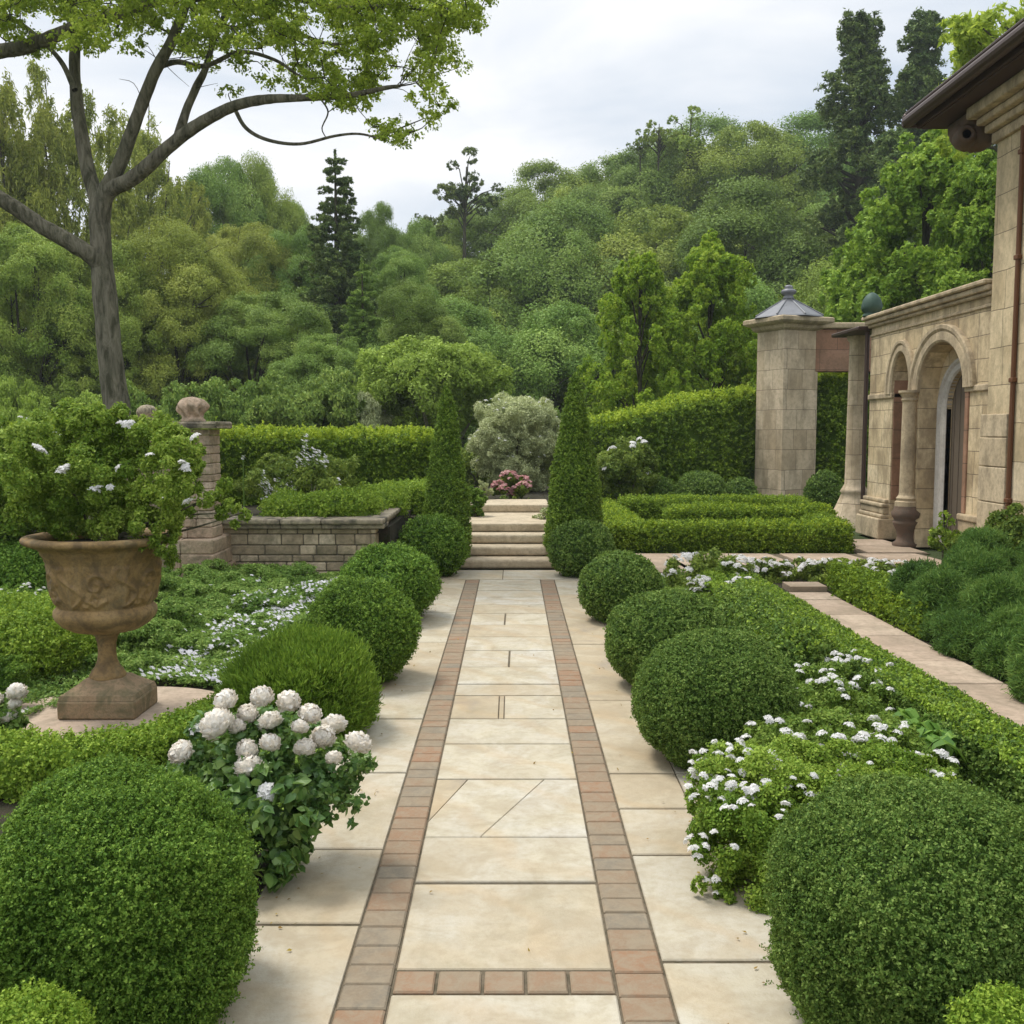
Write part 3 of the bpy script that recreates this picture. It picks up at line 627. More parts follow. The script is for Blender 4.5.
def bloom_mesh(seed, mat):
    """many-petalled ball bloom: cupped petals in whorls"""
    rng = np.random.default_rng(seed); mb = MB(); V0, F0, N0 = sphere((0, 0, 0), (.70, .70, .62), 6); mb.add(V0, F0, .2)
    npt = 175
    for k in range(npt):
        z = 1 - 1.72 * (k + .5) / npt; a = k * 2.399 + rng.normal() * .2; rr = math.sqrt(max(0, 1 - z * z))
        nn = np.array([rr * math.cos(a), rr * math.sin(a), z * .92]); nn = nrm(nn + rng.normal(size=3) * .12)
        upd = nrm(np.array([0, 0, 1.0]) - nn * nn[2] + rng.normal(size=3) * .45); upd = nrm(upd - nn * (upd @ nn)); sd = np.cross(nn, upd)
        w = rng.uniform(.15, .27); h = rng.uniform(.18, .30); n_ = 4
        u, t = np.meshgrid(np.linspace(-1, 1, n_ + 1), np.linspace(0, 1, n_ + 1), indexing='ij')
        wid = np.sin(np.clip(t * .8 + .12, 0, 1) * PI) ** .6 * w
        lift = .66 + .20 * rng.random() + (t ** 2) * .16 - (u ** 2) * .06 + .025 * np.sin(u * 5 + rng.uniform(0, 6)) * t
        P = nn * lift[..., None] + sd * (u * wid)[..., None] + upd * ((t - .45) * h * 1.7)[..., None]
        i = np.arange((n_ + 1) ** 2).reshape(n_ + 1, n_ + 1)
        mb.add(P.reshape(-1, 3), np.stack([i[:-1, :-1], i[1:, :-1], i[1:, 1:], i[:-1, 1:]], -1).reshape(-1, 4), rng.uniform(0, 1))
    return mb.mesh('bloom', mat, smooth=True)
BLOOMS = [bloom_mesh(k, M['cream_petal']) for k in range(3)]

def bush(name, base, blobs, mat, L, W, cover, label, cat, group=None, seed=1, stems=0, stem_mat='bark', heads=None, head_meshes=None, hs=(.8, 1.2), hname='flower_head', mode='face', up=0.0, rnd=1.0, sub=9, subr=.45, vadd=0, kind=None, droop=0, low=None, tb=0., thick=.25):
    """thing with foliage, stems, flower heads; blobs are in world space"""
    global HEX
    HEX = L >= .028 and base[1] < 7 and mode == 'face' or mat in ('rose', 'candy')
    rng = np.random.default_rng(seed); base = np.asarray(base, float)
    root = empty(name, base, label, cat, group)
    mb = MB(); bl = [(np.asarray(c, float) - base, r) for c, r in blobs]
    blob_leaves(mb, bl, L, W, cover, rng, rnd, mode, up, sub=sub, subr=subr, vadd=vadd, droop=droop, topbias=tb, thick=thick)
    f = mb.build('foliage', M[mat], root)
    if low:
        mb = MB(); blob_leaves(mb, [(np.asarray(c, float) - base, r) for c, r in low[0]], low[2], low[3], low[4], rng, 1.0, sub=7, droop=.15); mb.build('lower_leaves', M[low[1]], root)
    HEX = False
    if stems:
        mb = MB(); allb = [c for c, r in bl]
        for k in range(stems):
            c = allb[rng.integers(len(allb))] + rng.normal(size=3) * .02 * np.array([1, 1, .3]); s0 = np.array([rng.normal() * .04, rng.normal() * .04, 0])
            sr = max(1, base[1] / 9); tube(mb, [s0, (s0 + c) / 2 + rng.normal(size=3) * .03 * sr, c], [.010 * sr, .007 * sr, .004 * sr], 5, rng.random(), smooth_n=3)
        mb.build('stem', M[stem_mat], root)
    if heads is not None:
        for k, p in enumerate(heads):
            s_ = rng.uniform(*hs)
            link(hname, head_meshes[k % len(head_meshes)], root, tuple(np.asarray(p, float) - base), (rng.normal() * .3, rng.normal() * .3, rng.uniform(0, 6)), (s_, s_, s_))
    return root

def heads_on(blobs, n, rng, zmin=.3, out=1.0, clump=0):
    """points on the upper, outer side of a set of blobs"""
    res = []; cs = np.array([c for c, r in blobs], float); rs = np.array([np.broadcast_to(r, (3,)) for c, r in blobs], float)
    tries = 0
    while len(res) < n and tries < n * 60:
        tries += 1; i = rng.integers(len(blobs)); d = nrm(rng.normal(size=3) + (0, -.35, zmin))
        if d[2] < -.1: continue
        p = cs[i] + d * rs[i] * out
        q = ((p - cs) / (rs * out)); 
        if ((q ** 2).sum(1) < .93).any(): continue
        if clump and wob(p[None], clump, 5)[0] < .1 and rng.random() < .85: continue
        res.append(p)
    return res
R_ = np.random.default_rng(5)

# cream peony-like bush left of the path
bl = [at(265, 800, 3.62)]
PB = []
for px, py, Y, r in ((215, 745, 3.75, .13), (262, 740, 3.7, .15), (312, 745, 3.65, .14), (345, 765, 3.6, .10), (235, 790, 3.6, .15), (290, 790, 3.5, .15), (325, 800, 3.5, .10), (265, 835, 3.5, .15), (235, 830, 3.6, .13), (295, 835, 3.5, .10), (262, 860, 3.5, .12), (195, 770, 3.8, .11), (350, 805, 3.45, .035), (356, 822, 3.4, .02), (362, 800, 3.4, .02)):
    PB.append((at(px, py, Y), (r, r, r * .9)))
bl_px = [(226, 701, 13), (262, 697, 12), (248, 714, 11), (288, 702, 12), (270, 722, 13), (217, 725, 17), (310, 714, 12), (247, 750, 11), (181, 752, 12.5), (249, 768, 15), (270, 743, 10), (305, 748, 11), (323, 737, 13), (334, 725, 13), (358, 743, 14), (334, 758, 9), (300, 727, 9), (237, 727, 9)]
root = bush('peony_bush', (g(262, 885)[0], g(262, 885)[1], 0), PB, 'rose', .030, .017, 1.0, 'leafy bush with big cream ball blooms spilling onto the left side of the path', 'flower bush', None, 3, 0, 'bark', sub=12, thick=.4,
            low=([(at(px, py, Y), r) for px, py, Y, r in ((245, 800, 3.45, .12), (290, 815, 3.4, .12), (265, 850, 3.35, .12), (300, 780, 3.5, .10), (225, 790, 3.5, .10), (285, 860, 3.4, .07))], 'rose', .050, .034, .9))
for k, (px, py, r) in enumerate(bl_px):
    Y = 3.52 + R_.uniform(-.06, .1) - .1 * (py > 740); p = at(px, py, Y); s_ = r * Y / 1000 * 1.08
    link('bloom', BLOOMS[k % 3], root, tuple(p - np.array(root.location)), (R_.normal() * .35 - .3, R_.normal() * .3, R_.uniform(0, 6)), (s_ * R_.uniform(.95, 1.1), s_ * R_.uniform(.95, 1.1), s_ * R_.uniform(.78, .95)))
mb = MB(); floret(mb, np.zeros(3), 14, .03, .016, R_, 5); o = mb.build('open_flower', M['petal'], root); o.location = tuple(at(267, 792, 3.38) - np.array(root.location)); o.rotation_euler = (1.0, 0, 0)
mb = MB(); floret(mb, np.zeros(3), 8, .022, .013, R_, 5); o = mb.build('open_flower', M['petal'], root); o.location = tuple(at(196, 728, 3.7) - np.array(root.location)); o.rotation_euler = (.7, 0, 0)
# second peony at the left edge
PB = [(at(px, py, 4.9), r) for px, py, r in ((4, 712, .09), (14, 725, .07), (-10, 720, .12))]
root = bush('peony_bush', (g(-4, 745)[0], g(-4, 745)[1], 0), PB, 'cover', .03, .018, .8, 'few cream ball blooms at the left edge beside the urn plinth', 'flower bush', None, 4, 5)
for k, (px, py, r) in enumerate(((17, 692, 10), (15, 704, 7), (8, 716, 9), (-6, 700, 9))):
    p = at(px, py, 4.85); s_ = r * 4.85e-3 * 1.1; link('bloom', BLOOMS[k % 3], root, tuple(p - np.array(root.location)), (R_.normal() * .3 - .2, 0, k), (s_, s_, s_ * .85))

# candytuft clumps on the right
def clump(px_list, label, mat, L, nheads, seed, group='white candytuft clumps in the right hand bed', cover=1.6, clumpf=0, hs=(.8, 1.25), hpx=None, sub=10, base=None):
    bl = [(at(px, py, Y), (r, r, r * zr)) for px, py, Y, r, zr in px_list]; rng = np.random.default_rng(seed)
    hd = heads_on(bl, nheads, rng, .9, 1.02, clumpf) if hpx is None else []
    if hpx:
        for px, py, Y in hpx: hd.append(at(px, py, Y) + rng.normal(size=3) * .012)
        hd += heads_on(bl, 26, rng, .9, 1.02)
    c = np.mean([b[0] for b in bl], 0) if base is None else base; c = np.array([c[0], c[1], 0])
    return bush('candytuft', c, bl, mat, L, L * .55, cover, label, 'flowers', group, seed, 6, 'bark', hd, HEADS, hs, mode='face', up=.25, sub=sub * 2, subr=.34, thick=.6)
fg_list = [(730, 800, 3.95, .16, .9), (775, 795, 3.95, .18, .9), (740, 840, 3.8, .15, 1), (790, 835, 3.8, .18, 1), (740, 775, 4.1, .13, .8), (790, 770, 4.2, .15, .7), (840, 768, 3.9, .14, .7), (880, 772, 3.9, .13, .7), (915, 778, 3.9, .11, .7), (840, 800, 3.9, .17, .8), (880, 800, 4.0, .15, .7), (775, 880, 3.6, .13, .9), (810, 880, 3.6, .12, .9), (750, 880, 3.65, .10, 1), (722, 830, 3.75, .08, 1), (712, 760, 4.1, .06, 1), (702, 800, 3.85, .05, 1), (700, 885, 3.55, .025, 1), (725, 900, 3.6, .03, 1), (745, 915, 3.5, .035, 1), (770, 915, 3.45, .06, 1)]
hp = [(693, 748), (698, 757), (709, 770), (695, 779), (716, 789), (728, 795), (736, 788), (742, 783), (753, 792), (745, 806), (730, 802), (712, 782), (691, 770), (704, 765), (733, 755), (748, 750), (772, 752), (770, 772), (796, 782), (820, 792), (815, 778), (706, 840), (697, 856), (690, 835), (686, 785), (700, 773), (706, 788), (724, 783), (731, 789), (744, 790), (737, 797), (750, 800), (757, 796), (720, 804), (718, 776), (713, 765), (739, 745), (749, 738), (759, 762), (768, 761), (776, 764), (787, 791), (788, 797), (789, 806), (783, 812), (809, 788), (809, 796), (809, 809), (802, 815), (827, 802), (712, 830), (695, 848), (700, 842), (689, 760), (703, 753), (740, 773), (729, 771), (764, 778), (767, 783), (760, 788), (694, 800), (710, 795), (722, 793), (735, 781), (747, 789), (742, 803), (697, 771), (785, 758), (727, 747)]
fg_list = [(x, y, np.interp(y, [750, 770, 800, 840, 880, 915], [3.85, 3.75, 3.55, 3.42, 3.32, 3.26]), r * 1.18, z) for x, y, Y, r, z in fg_list]
clump(fg_list, 'bright green candytuft with scattered white heads spilling onto the path beside the lower right ball', 'candy', .0125, 0, 21, hpx=[(a, b_, 3.30 if b_ > 800 else 3.42 if b_ > 780 else 3.6) for a, b_ in hp], cover=1.5, hs=(.5, .95))
mid = [(800, 745, 4.8, .16, .8), (840, 740, 4.9, .18, .7), (880, 745, 4.9, .17, .7), (770, 745, 4.7, .12, .8), (860, 765, 4.6, .17, .7), (905, 760, 4.7, .14, .7), (820, 765, 4.5, .16, .7), (930, 770, 4.6, .11, .6), (895, 785, 4.4, .14, .5)]
hp = [(803, 732), (825, 730), (819, 747), (844, 741), (852, 744), (857, 750), (840, 737), (869, 735), (878, 730), (849, 768), (857, 775), (864, 776), (838, 770), (823, 768), (846, 773), (878, 745), (887, 750), (881, 765), (876, 777), (903, 768), (925, 765), (918, 770), (879, 779), (911, 760), (818, 757), (905, 728), (896, 742), (860, 730), (797, 750)]
mid = [(x, y - 3, Y * .91, r, z) for x, y, Y, r, z in mid]
clump(mid, 'darker candytuft mat with sparse white heads between the large smooth ball and the low hedge', 'candy_dark', .019, 0, 22, hpx=[(a, b_, 4.1 if b_ < 755 else 3.85) for a, b_ in hp], hs=(.85, 1.25), cover=1.5)
back = [(810, 690, 5.9, .17, .8), (850, 685, 6.1, .2, .8), (890, 690, 6.0, .17, .8), (830, 705, 5.6, .18, .8), (870, 710, 5.6, .18, .8), (905, 705, 5.7, .12, .8), (800, 712, 5.6, .13, .8), (850, 665, 6.4, .14, .6), (890, 672, 6.3, .13, .6)]
back = [(x, y, Y * .93, r, z) for x, y, Y, r, z in back]
clump(back, 'dense candytuft clump thick with white heads on the far side of the large smooth ball', 'candy_dark', .020, 92, 23, clumpf=0, hs=(.75, 1.15), cover=1.5)
far = [(688, 574, 9.6, .22, .9), (712, 571, 9.7, .24, .9), (735, 575, 9.5, .2, .9), (700, 595, 9.2, .18, .9), (728, 600, 9.0, .16, .9), (742, 590, 9.1, .14, .8)]
clump(far, 'bushy white candytuft beside the second box ball, at the edge of the stone cross path', 'bush', .032, 95, 24, clumpf=6, hs=(1.3, 1.9), cover=1.4)
strip = [(at(750 + 13 * i, 577 + 3 * math.sin(i * 1.3), 10.7)[0], 10.65 + .15 * math.sin(i * 2.1)) for i in range(12)]
bl = [(np.array([x, y, .06]), (.19, .18, .14)) for x, y in strip]
bush('candytuft', (strip[0][0], strip[0][1], 0), bl, 'bush', .035, .02, 1.3, 'low ribbon of white candytuft along the near edge of the stone cross path', 'flowers', 'white candytuft clumps in the right hand bed', 25, 4, heads=heads_on(bl, 90, R_, .9, 1.05), head_meshes=HEADS, hs=(1.1, 1.7))
bl = [(at(px, py, Y), r) for px, py, Y, r in ((880, 578, 10.2, .17), (893, 588, 9.8, .16), (885, 600, 9.4, .14), (897, 602, 9.4, .12))]
bush('candytuft', (bl[0][0][0], bl[0][0][1], 0), bl, 'bush', .034, .02, 1.3, 'small bluish white candytuft clump between the far path and the feathery shrub', 'flowers', 'white candytuft clumps in the right hand bed', 26, 4, heads=heads_on(bl, 60, R_, .9, 1.05), head_meshes=HEADS, hs=(1.1, 1.6))
# low ground cover on top of the bed between the balls and the long low hedge
def cover_patch(name, poly_pts, hfun, mat, L, cover, label, seed, flowers=None, fmat='petal', fl=.011, step=.05, up=.4, cat='ground cover'):
    rng = np.random.default_rng(seed); P = np.array(poly_pts, float); lo, hi = P.min(0), P.max(0)
    nx, ny = int((hi[0] - lo[0]) / step) + 2, int((hi[1] - lo[1]) / step) + 2
    X, Y = np.meshgrid(np.linspace(lo[0], hi[0], nx), np.linspace(lo[1], hi[1], ny), indexing='ij'); Z = hfun(X, Y)
    i = np.arange(nx * ny).reshape(nx, ny); Fc = np.stack([i[:-1, :-1], i[1:, :-1], i[1:, 1:], i[:-1, 1:]], -1).reshape(-1, 4)
    V = np.stack([X, Y, Z], -1).reshape(-1, 3)
    def inside(px, py):
        c = np.zeros(px.shape, bool); n = len(P)
        for a in range(n):
            x1, y1 = P[a]; x2, y2 = P[(a + 1) % n]
            c ^= ((y1 > py) != (y2 > py)) & (px < (x2 - x1) * (py - y1) / (y2 - y1 + 1e-12) + x1)
        return c
    fc = V[Fc].mean(1); Fc = Fc[inside(fc[:, 0], fc[:, 1])]; N = vnorm(V, Fc); N = np.where(N[:, 2:] < 0, -N, N)
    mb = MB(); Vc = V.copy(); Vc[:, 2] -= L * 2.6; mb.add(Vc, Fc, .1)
    Pp, Nn = scatter(V, Fc, N, cover / (L * L * .3), rng)
    cell = wob(Pp, .35 / L, seed) * .8 + wob(Pp, .12 / L, seed + 1); Pp = Pp + Nn * (cell * L * .8 - rng.exponential(L * .6, len(Pp)))[:, None]
    leaf_faces(mb, Pp, Nn, L, L * .6, rng, 1.0, 'face', up, vadd=np.clip(cell * .12, -.2, .2))
    if flowers:
        Pp, Nn = scatter(V, Fc, N, flowers[0], rng, keep=lambda p, n: flowers[1](p))
        for p in Pp: floret(mb, p + (0, 0, L * .3), 1 if len(flowers) < 3 else flowers[2], fl * (1 if len(flowers) < 3 else 1.8), fl, rng, 5, m=1, dome=.3)
    c0 = np.array([V[:, 0].mean(), V[:, 1].mean(), 0]); mb.V = [v_ - c0 for v_ in mb.V]
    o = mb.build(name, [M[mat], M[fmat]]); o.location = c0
    return tag(o, label, cat, kind='stuff')
hz = lambda a, s=1.0, f=3.0, k=.05: (lambda X, Y: a + k * wob(np.stack([X, Y, X * 0], -1).reshape(-1, 3), f, 77).reshape(X.shape) * s)
cover_patch('ground_cover', [(1.0, 3.0), (1.98, 3.0), (1.98, 10.6), (1.0, 10.6)], hz(.10, 1, 3, .03), 'candy_dark', .026, 1.8, 'low green planting filling the right bed under the candytuft', 31, (70, lambda p: wob(p, 2.5, 3) > .9))
cover_patch('ground_cover', [(2.1, 6.8), (2.0, 9.8), (1.75, 9.6), (1.85, 6.8)], hz(.2, 1, 4, .03), 'box_light', .022, 2, 'yellowish low growth between the rounded hedge block and the long low hedge', 32, (60, lambda p: wob(p, 3, 3) > .6), 'cream_petal')
# left bed: mounded carpet with a drift of white flowers
def hl(X, Y):
    P = np.stack([X, Y, X * 0], -1).reshape(-1, 3)
    z = .10 + .035 * wob(P, 3.2, 5).reshape(X.shape) + .03 * wob(P, 8, 6).reshape(X.shape) - .03 + .15 * np.sqrt(np.abs(np.sin(X * 2.3 + 1) * np.sin(Y * 1.9 + .4))) + .10 * sst(-2.6, -3.4, X) * sst(6.5, 8.5, Y) + .07 * wob(P, 5.1, 16).reshape(X.shape) * sst(6.2, 7, Y)
    z = .03 + (z - .03) * sst(5.9, 7.0, Y + .3 * (X + 2))
    return z
drift = lambda p: (R_.random(len(p)) < np.exp(-(((p[:, 0] + 2.08) - (p[:, 1] - 5.9) * .17 - .12 * wob(p, 3, 9)) / .42) ** 2) * np.clip(.8 + .5 * wob(p, 6, 19), .1, 1)) & (p[:, 1] > 5.6)
cover_patch('flower_carpet', [(-1.0, 5.6), (-.95, 10.0), (-4.4, 10.0), (-5.2, 6.2), (-3.0, 6.2), (-1.85, 6.1), (-1.6, 5.6)], hl, 'cover', .024, 3.0, 'mounded green ground cover with a drift of small white starry flowers below the stone wall', 33, (650, lambda p: drift(p) & (wob(p, 9, 4) > -.8)), 'lilac_petal', .019, cat='flowers')
rng = np.random.default_rng(133); mb = MB(); BLc = []
for k in range(150):
    Y = rng.uniform(6.35, 9.7); X = rng.uniform(-3.5, -1.15); z = float(hl(np.array([[X]]), np.array([[Y]]))[0, 0]); r = rng.uniform(.10, .24); BLc.append((np.array([X, Y, z - .02]), np.array([r, r, r * .62])))
blob_leaves(mb, BLc, .022, .012, 1.5, rng, 1.0, sub=18, subr=.36, thick=.5, up=.3, under=-.02)
for c, r in BLc:
    u = ((c[0] + 2.08) - (c[1] - 5.9) * .17) / .45
    if rng.random() < math.exp(-u * u):
        for q in range(rng.integers(14, 30)):
            d = nrm(rng.normal(size=3) + (0, -.3, .7)); d[2] = abs(d[2]); floret(mb, c + d * r * 1.03, rng.integers(1, 4), .016, .012, rng, 5, m=1)
c0 = np.array([-2.3, 8.0, 0]); mb.V = [v_ - c0 for v_ in mb.V]; o = mb.build('flower_carpet', [M['cover'], M['lilac_petal']]); o.location = c0
tag(o, 'loose tussocks of pale flowering ground cover between the urn and the raised bed', 'flowers', kind='stuff')
cover_patch('ground_cover', [(-3.6, 4.5), (-2.7, 4.6), (-2.62, 6.1), (-5.0, 6.2)], hz(.06, 1, 4, .04), 'cover', .024, 1.6, 'sparse green and white growth left of the urn plinth', 34, (260, lambda p: wob(p, 5, 8) > .3), 'petal', .013)
cover_patch('ground_cover', [(-1.55, 3.9), (-.9, 3.9), (-.9, 5.7), (-1.4, 5.8)], hz(.07, 1, 4, .03), 'box', .022, 2.2, 'low green growth under the cream blooms', 35)
cover_patch('ground_cover', [(-1.0, 9.0), (-.8, 10.9), (-1.25, 10.9), (-1.5, 9.9), (-3.0, 9.95), (-3.0, 9.0)], hz(.10, 1, 4, .04), 'cover', .035, 2.2, 'low green growth along the foot of the raised bed wall', 36)

# ------------------------------------------------------------------ left shrubs
def rb(c, r, n, rng, s, zr=.85, f=.75):   # random blobs filling an ellipsoid
    c = np.array(c, float); r = np.array(r, float); out = []
    for k in range(n):
        d = nrm(rng.normal(size=3)); q = rng.uniform(.45, 1) ** .5 * f; out.append((c + d * r * q, np.array([1, 1, zr]) * s * rng.uniform(.75, 1.25)))
    return out
def shrub_px(label, px, py, wpx, hpx, Y, zb, mat, L, n=26, seed=1, name='shrub', cat='shrub', group=None, cover=1.0, s=None, mode='face', up=.15, stems=8, heads=0, hm=None, hs=(1, 1.5), depth=None, stem_mat='bark', zr=.85, hname='flower_head', clumpf=0, vadd=0, sub=9, W=.55):
    rng = np.random.default_rng(seed); c = at(px, py, Y); w = wpx / 2000 * Y; h = hpx / 2000 * Y; dd = depth or w
    s = s or min(w, h) * .42
    bl = rb(c, (w - s * .4, dd - s * .3, h - s * .4), n, rng, s, zr, .95)
    return bush(name, (c[0], Y, zb), bl, mat, L, L * W, cover, label, cat, group, seed, stems, stem_mat, heads_on(bl, heads, rng, .6, 1.02, clumpf) if heads else None, hm or HEADS, hs, mode=mode, up=up, hname=hname, vadd=vadd, sub=sub)
hedge_rbox((-3.95, 6.1, -.02), (-2.82, 7.3, .40), 'bright green clipped mound behind the urn at the left edge', mat='box_light', L=.022, r=.20, lump=.04, name='box_mound', depth=.03, cover=3.2)
shrub_px('lower green mound at the left edge beside the cream blooms', -5, 670, 60, 60, 5.6, 0, 'box', .018, 14, 42, cover=1.6, stems=3)
hedge_rbox((-5.1, 7.9, -.02), (-3.86, 8.9, .58), 'dark clipped mound at the left edge below the tall flowering shrub', mat='box', L=.026, r=.20, lump=.04, name='box_mound', depth=.03, cover=3.2)
shrub_px('pale low bush covered in tiny white flowers left of the urn stem', 25, 603, 70, 44, 7.3, 0, 'cover', .026, 16, 44, cover=1.1, heads=60, hs=(.5, .8), stems=4)
shrub_px('tall leafy shrub dotted with white flowers at the left edge behind the urn', 10, 480, 190, 140, 9.0, 0, 'urnleaf', .042, 50, 45, cover=.9, heads=30, hs=(.7, 1.3), s=.26, depth=.7)
# raised-bed plants
hedge_rbox((-2.62, 10.30, .58), (-1.45, 11.3, .86), 'loose green box mound along the top of the raised bed wall', mat='box_light', L=.030, r=.14, lump=.05, name='box_mound', depth=.05)
hedge_rbox((-1.9, 11.4, .58), (-1.32, 12.2, .84), 'small rounded box mound at the far corner of the raised bed', mat='box_light', L=.030, r=.14, lump=.04, name='box_mound')
shrub_px('loose dark green shrub in the raised bed in front of the long hedge', 305, 480, 130, 60, 11.8, .6, 'bush', .045, 30, 46, cover=.8, heads=0, up=.3)
def spike_plant(label, spots, mat, Y, zb, seed, name='flower_spikes', R=.05, n=60, leafmat='bush', cat='flowers', pr=.02):
    rng = np.random.default_rng(seed); c = at(spots[0][0], spots[0][2], Y); base = np.array([c[0], Y, zb]); root = empty(name, base, label, cat)
    st_ = MB()
    for px, y0, y1, w in spots:
        p1 = at(px, y0, Y); p0 = at(px, y1, Y); mb = MB(); h = p1[2] - p0[2]
        for k in range(int(n * h * 2.4)):
            t = rng.random(); rr = w * Y / 2000 * (1 - t * .75); a = rng.uniform(0, 6.28); q = p0 * (1 - t) + p1 * t + np.array([math.cos(a), math.sin(a), 0]) * rr * math.sqrt(rng.random())
            floret(mb, q - base, 1, .01, pr, rng, 5)
        mb.build('flower_spike', M[mat], root)
        tube(st_, [np.array([p0[0], Y, zb]) - base, p1 - base], [.008, .004], 5)
    st_.build('stem', M['cover'], root); return root
spike_plant('white flower spikes and sprays rising over the raised bed', [(305, 434, 462, 16), (312, 448, 470, 22), (318, 450, 465, 12), (298, 455, 472, 12), (278, 475, 497, 20), (268, 480, 500, 16), (290, 472, 492, 22), (262, 470, 488, 8), (285, 488, 502, 26), (325, 455, 468, 8), (338, 478, 488, 5), (243, 455, 460, 4)], 'petal', 11.4, .6, 47)

# shrubs beyond the steps
shrub_px('airy silvery shrub covered in tiny pale blossom directly beyond the steps', 518, 443, 96, 108, 17.6, .5, 'silver', .036, 170, 51, cover=.5, s=.20, depth=.8, heads=95, hm=[head_mesh('blossom', 8, .03, .016, M['petal'], 7)], hs=(.5, .9), stems=14, stem_mat='bark', mode='face', up=.5, W=.4)
shrub_px('round bush of dusky pink and red flowers at the top of the steps', 511, 487, 37, 30, 15.6, .54, 'bush', .04, 16, 52, cover=1.0, heads=95, hm=[head_mesh('pink_flower', 8, .035, .022, M['pink_petal'], 8, 5)], hs=(.9, 1.4), stems=6, hname='flower_head')
shrub_px('dark low edging bush under the pink flowers', 512, 502, 44, 14, 15.3, .52, 'bush', .04, 12, 53, cover=1.2, stems=0)
shrub_px('small upright silver plant left of the pink flower bush', 484, 492, 15, 32, 15.0, .52, 'silver', .03, 12, 54, cover=.9, up=.8, mode='axis', W=.3, name='silver_plant')
shrub_px('small silver plant spilling over the landing left of the right cone topiary', 541, 520, 20, 38, 12.9, .43, 'silver', .028, 14, 55, cover=.9, name='silver_plant')
shrub_px('soft box bush between the left cone topiary and the landing', 473, 503, 28, 34, 13.3, .43, 'box', .032, 16, 56, cover=1.4)
shrub_px('loose green shrub with pale tips behind the right cone topiary', 628, 468, 68, 60, 18.4, .1, 'bush', .06, 30, 57, cover=1.0, heads=14, hs=(2, 3))
shrub_px('leafy shrub filling the gap left of the silvery shrub', 472, 470, 50, 70, 19.2, .4, 'bush', .07, 24, 58, cover=1.0)
shrub_px('dark leafy shrub right of the silvery shrub', 552, 470, 50, 60, 19.5, .4, 'bush', .07, 24, 59, cover=1.0)
shrub_px('wide yellow green spreading shrub with pale bare inner twigs beyond the left cone', 432, 388, 150, 96, 24.5, .2, 'olive', .085, 110, 60, cover=.5, s=.45, depth=1.8, stems=30, stem_mat='bark_pale', up=.4)

# feathery shrub mass by the house
JP = []
rj = np.random.default_rng(61)
for k in range(190):
    t = rj.random(); Y = 4.4 + t * 6.6; X = 3.32 + rj.random() ** 1.1 * 1.9 + .1 * math.sin(Y * 2); h = .30 + .50 * sst(3.5, 4.7, X) + .10 * math.sin(Y * 1.7)
    JP.append((np.array([X, Y, h * rj.uniform(.5, 1.0)]), np.array([.22, .22, .20]) * rj.uniform(.6, 1.4)))
JP = [(c * (1, 1, 1 - .35 * (c[1] > 8.5)), r) for c, r in JP if c[1] < 9.3 and not (c[1] > 8.9 and c[0] < 3.9)]
for k in range(60):
    Y = rj.uniform(4.0, 8.8); JP.append((np.array([rj.uniform(3.24, 3.7), Y, .10]), np.array([.2, .22, .16]) * rj.uniform(.8, 1.2)))
bush('feathery_shrub', (4.4, 7.5, 0), JP, 'juniper', .045, .008, 3.0, 'broad mass of soft feathery dark green shrub between the right path and the house', 'shrub', None, 62, 10, mode='axis', up=.35, rnd=1.3, sub=16, subr=.5, thick=.45)
cl = [(at(px, py, 9.6), r) for px, py, r in ((1000, 560, .30), (1020, 530, .3), (1035, 560, .4), (985, 580, .22), (1015, 520, .16), (960, 555, .14), (940, 540, .10), (1010, 590, .25))]
bush('shrub', (cl[0][0][0], 9.6, 0), cl, 'bush', .04, .024, 1.0, 'leafy shrub climbing against the house wall below the downpipe', 'shrub', None, 63, 6)
cl = [(at(px, py, 11.0), r) for px, py, r in ((742 + 205, 527, .10), (940, 538, .12), (952, 540, .12), (945, 515, .05))]
bush('shrub', (cl[0][0][0], 11.0, 0), cl, 'box_light', .05, .03, .6, 'wispy yellowish plant at the foot of the arched doorway', 'plant', None, 64, 4)
# hosta-like leaves at the foot of the low hedge
mb = MB(); rng = np.random.default_rng(65)
for k in range(26):
    a = rng.uniform(0, 6.28); l = rng.uniform(.10, .2); d = np.array([math.cos(a), math.sin(a), 0]); s_ = np.array([-d[1], d[0], 0]); o_ = rng.normal(size=3) * (.06, .12, 0)
    pts = [(0, 0, .02), (.3, .028, .10), (.6, .034, .13), (.85, .02, .11), (1, 0, .07)]
    for (t0, w0, z0), (t1, w1, z1) in zip(pts[:-1], pts[1:]):
        for sg in (1, -1):
            V = np.array([d * t0 * l + (0, 0, z0), d * t0 * l + s_ * w0 * sg + (0, 0, z0 + .012), d * t1 * l + s_ * w1 * sg + (0, 0, z1 + .012), d * t1 * l + (0, 0, z1)]) + o_ * (1, 1, 0)
            mb.add(V, np.array([[0, 1, 2, 3]]), rng.random())
p = at(935, 765, 4.55); o = mb.build('broadleaf_plant', M['bigleaf']); o.location = (p[0], p[1], .08); tag(o, 'broad-leaved plant in the shade at the foot of the long low hedge', 'plant')

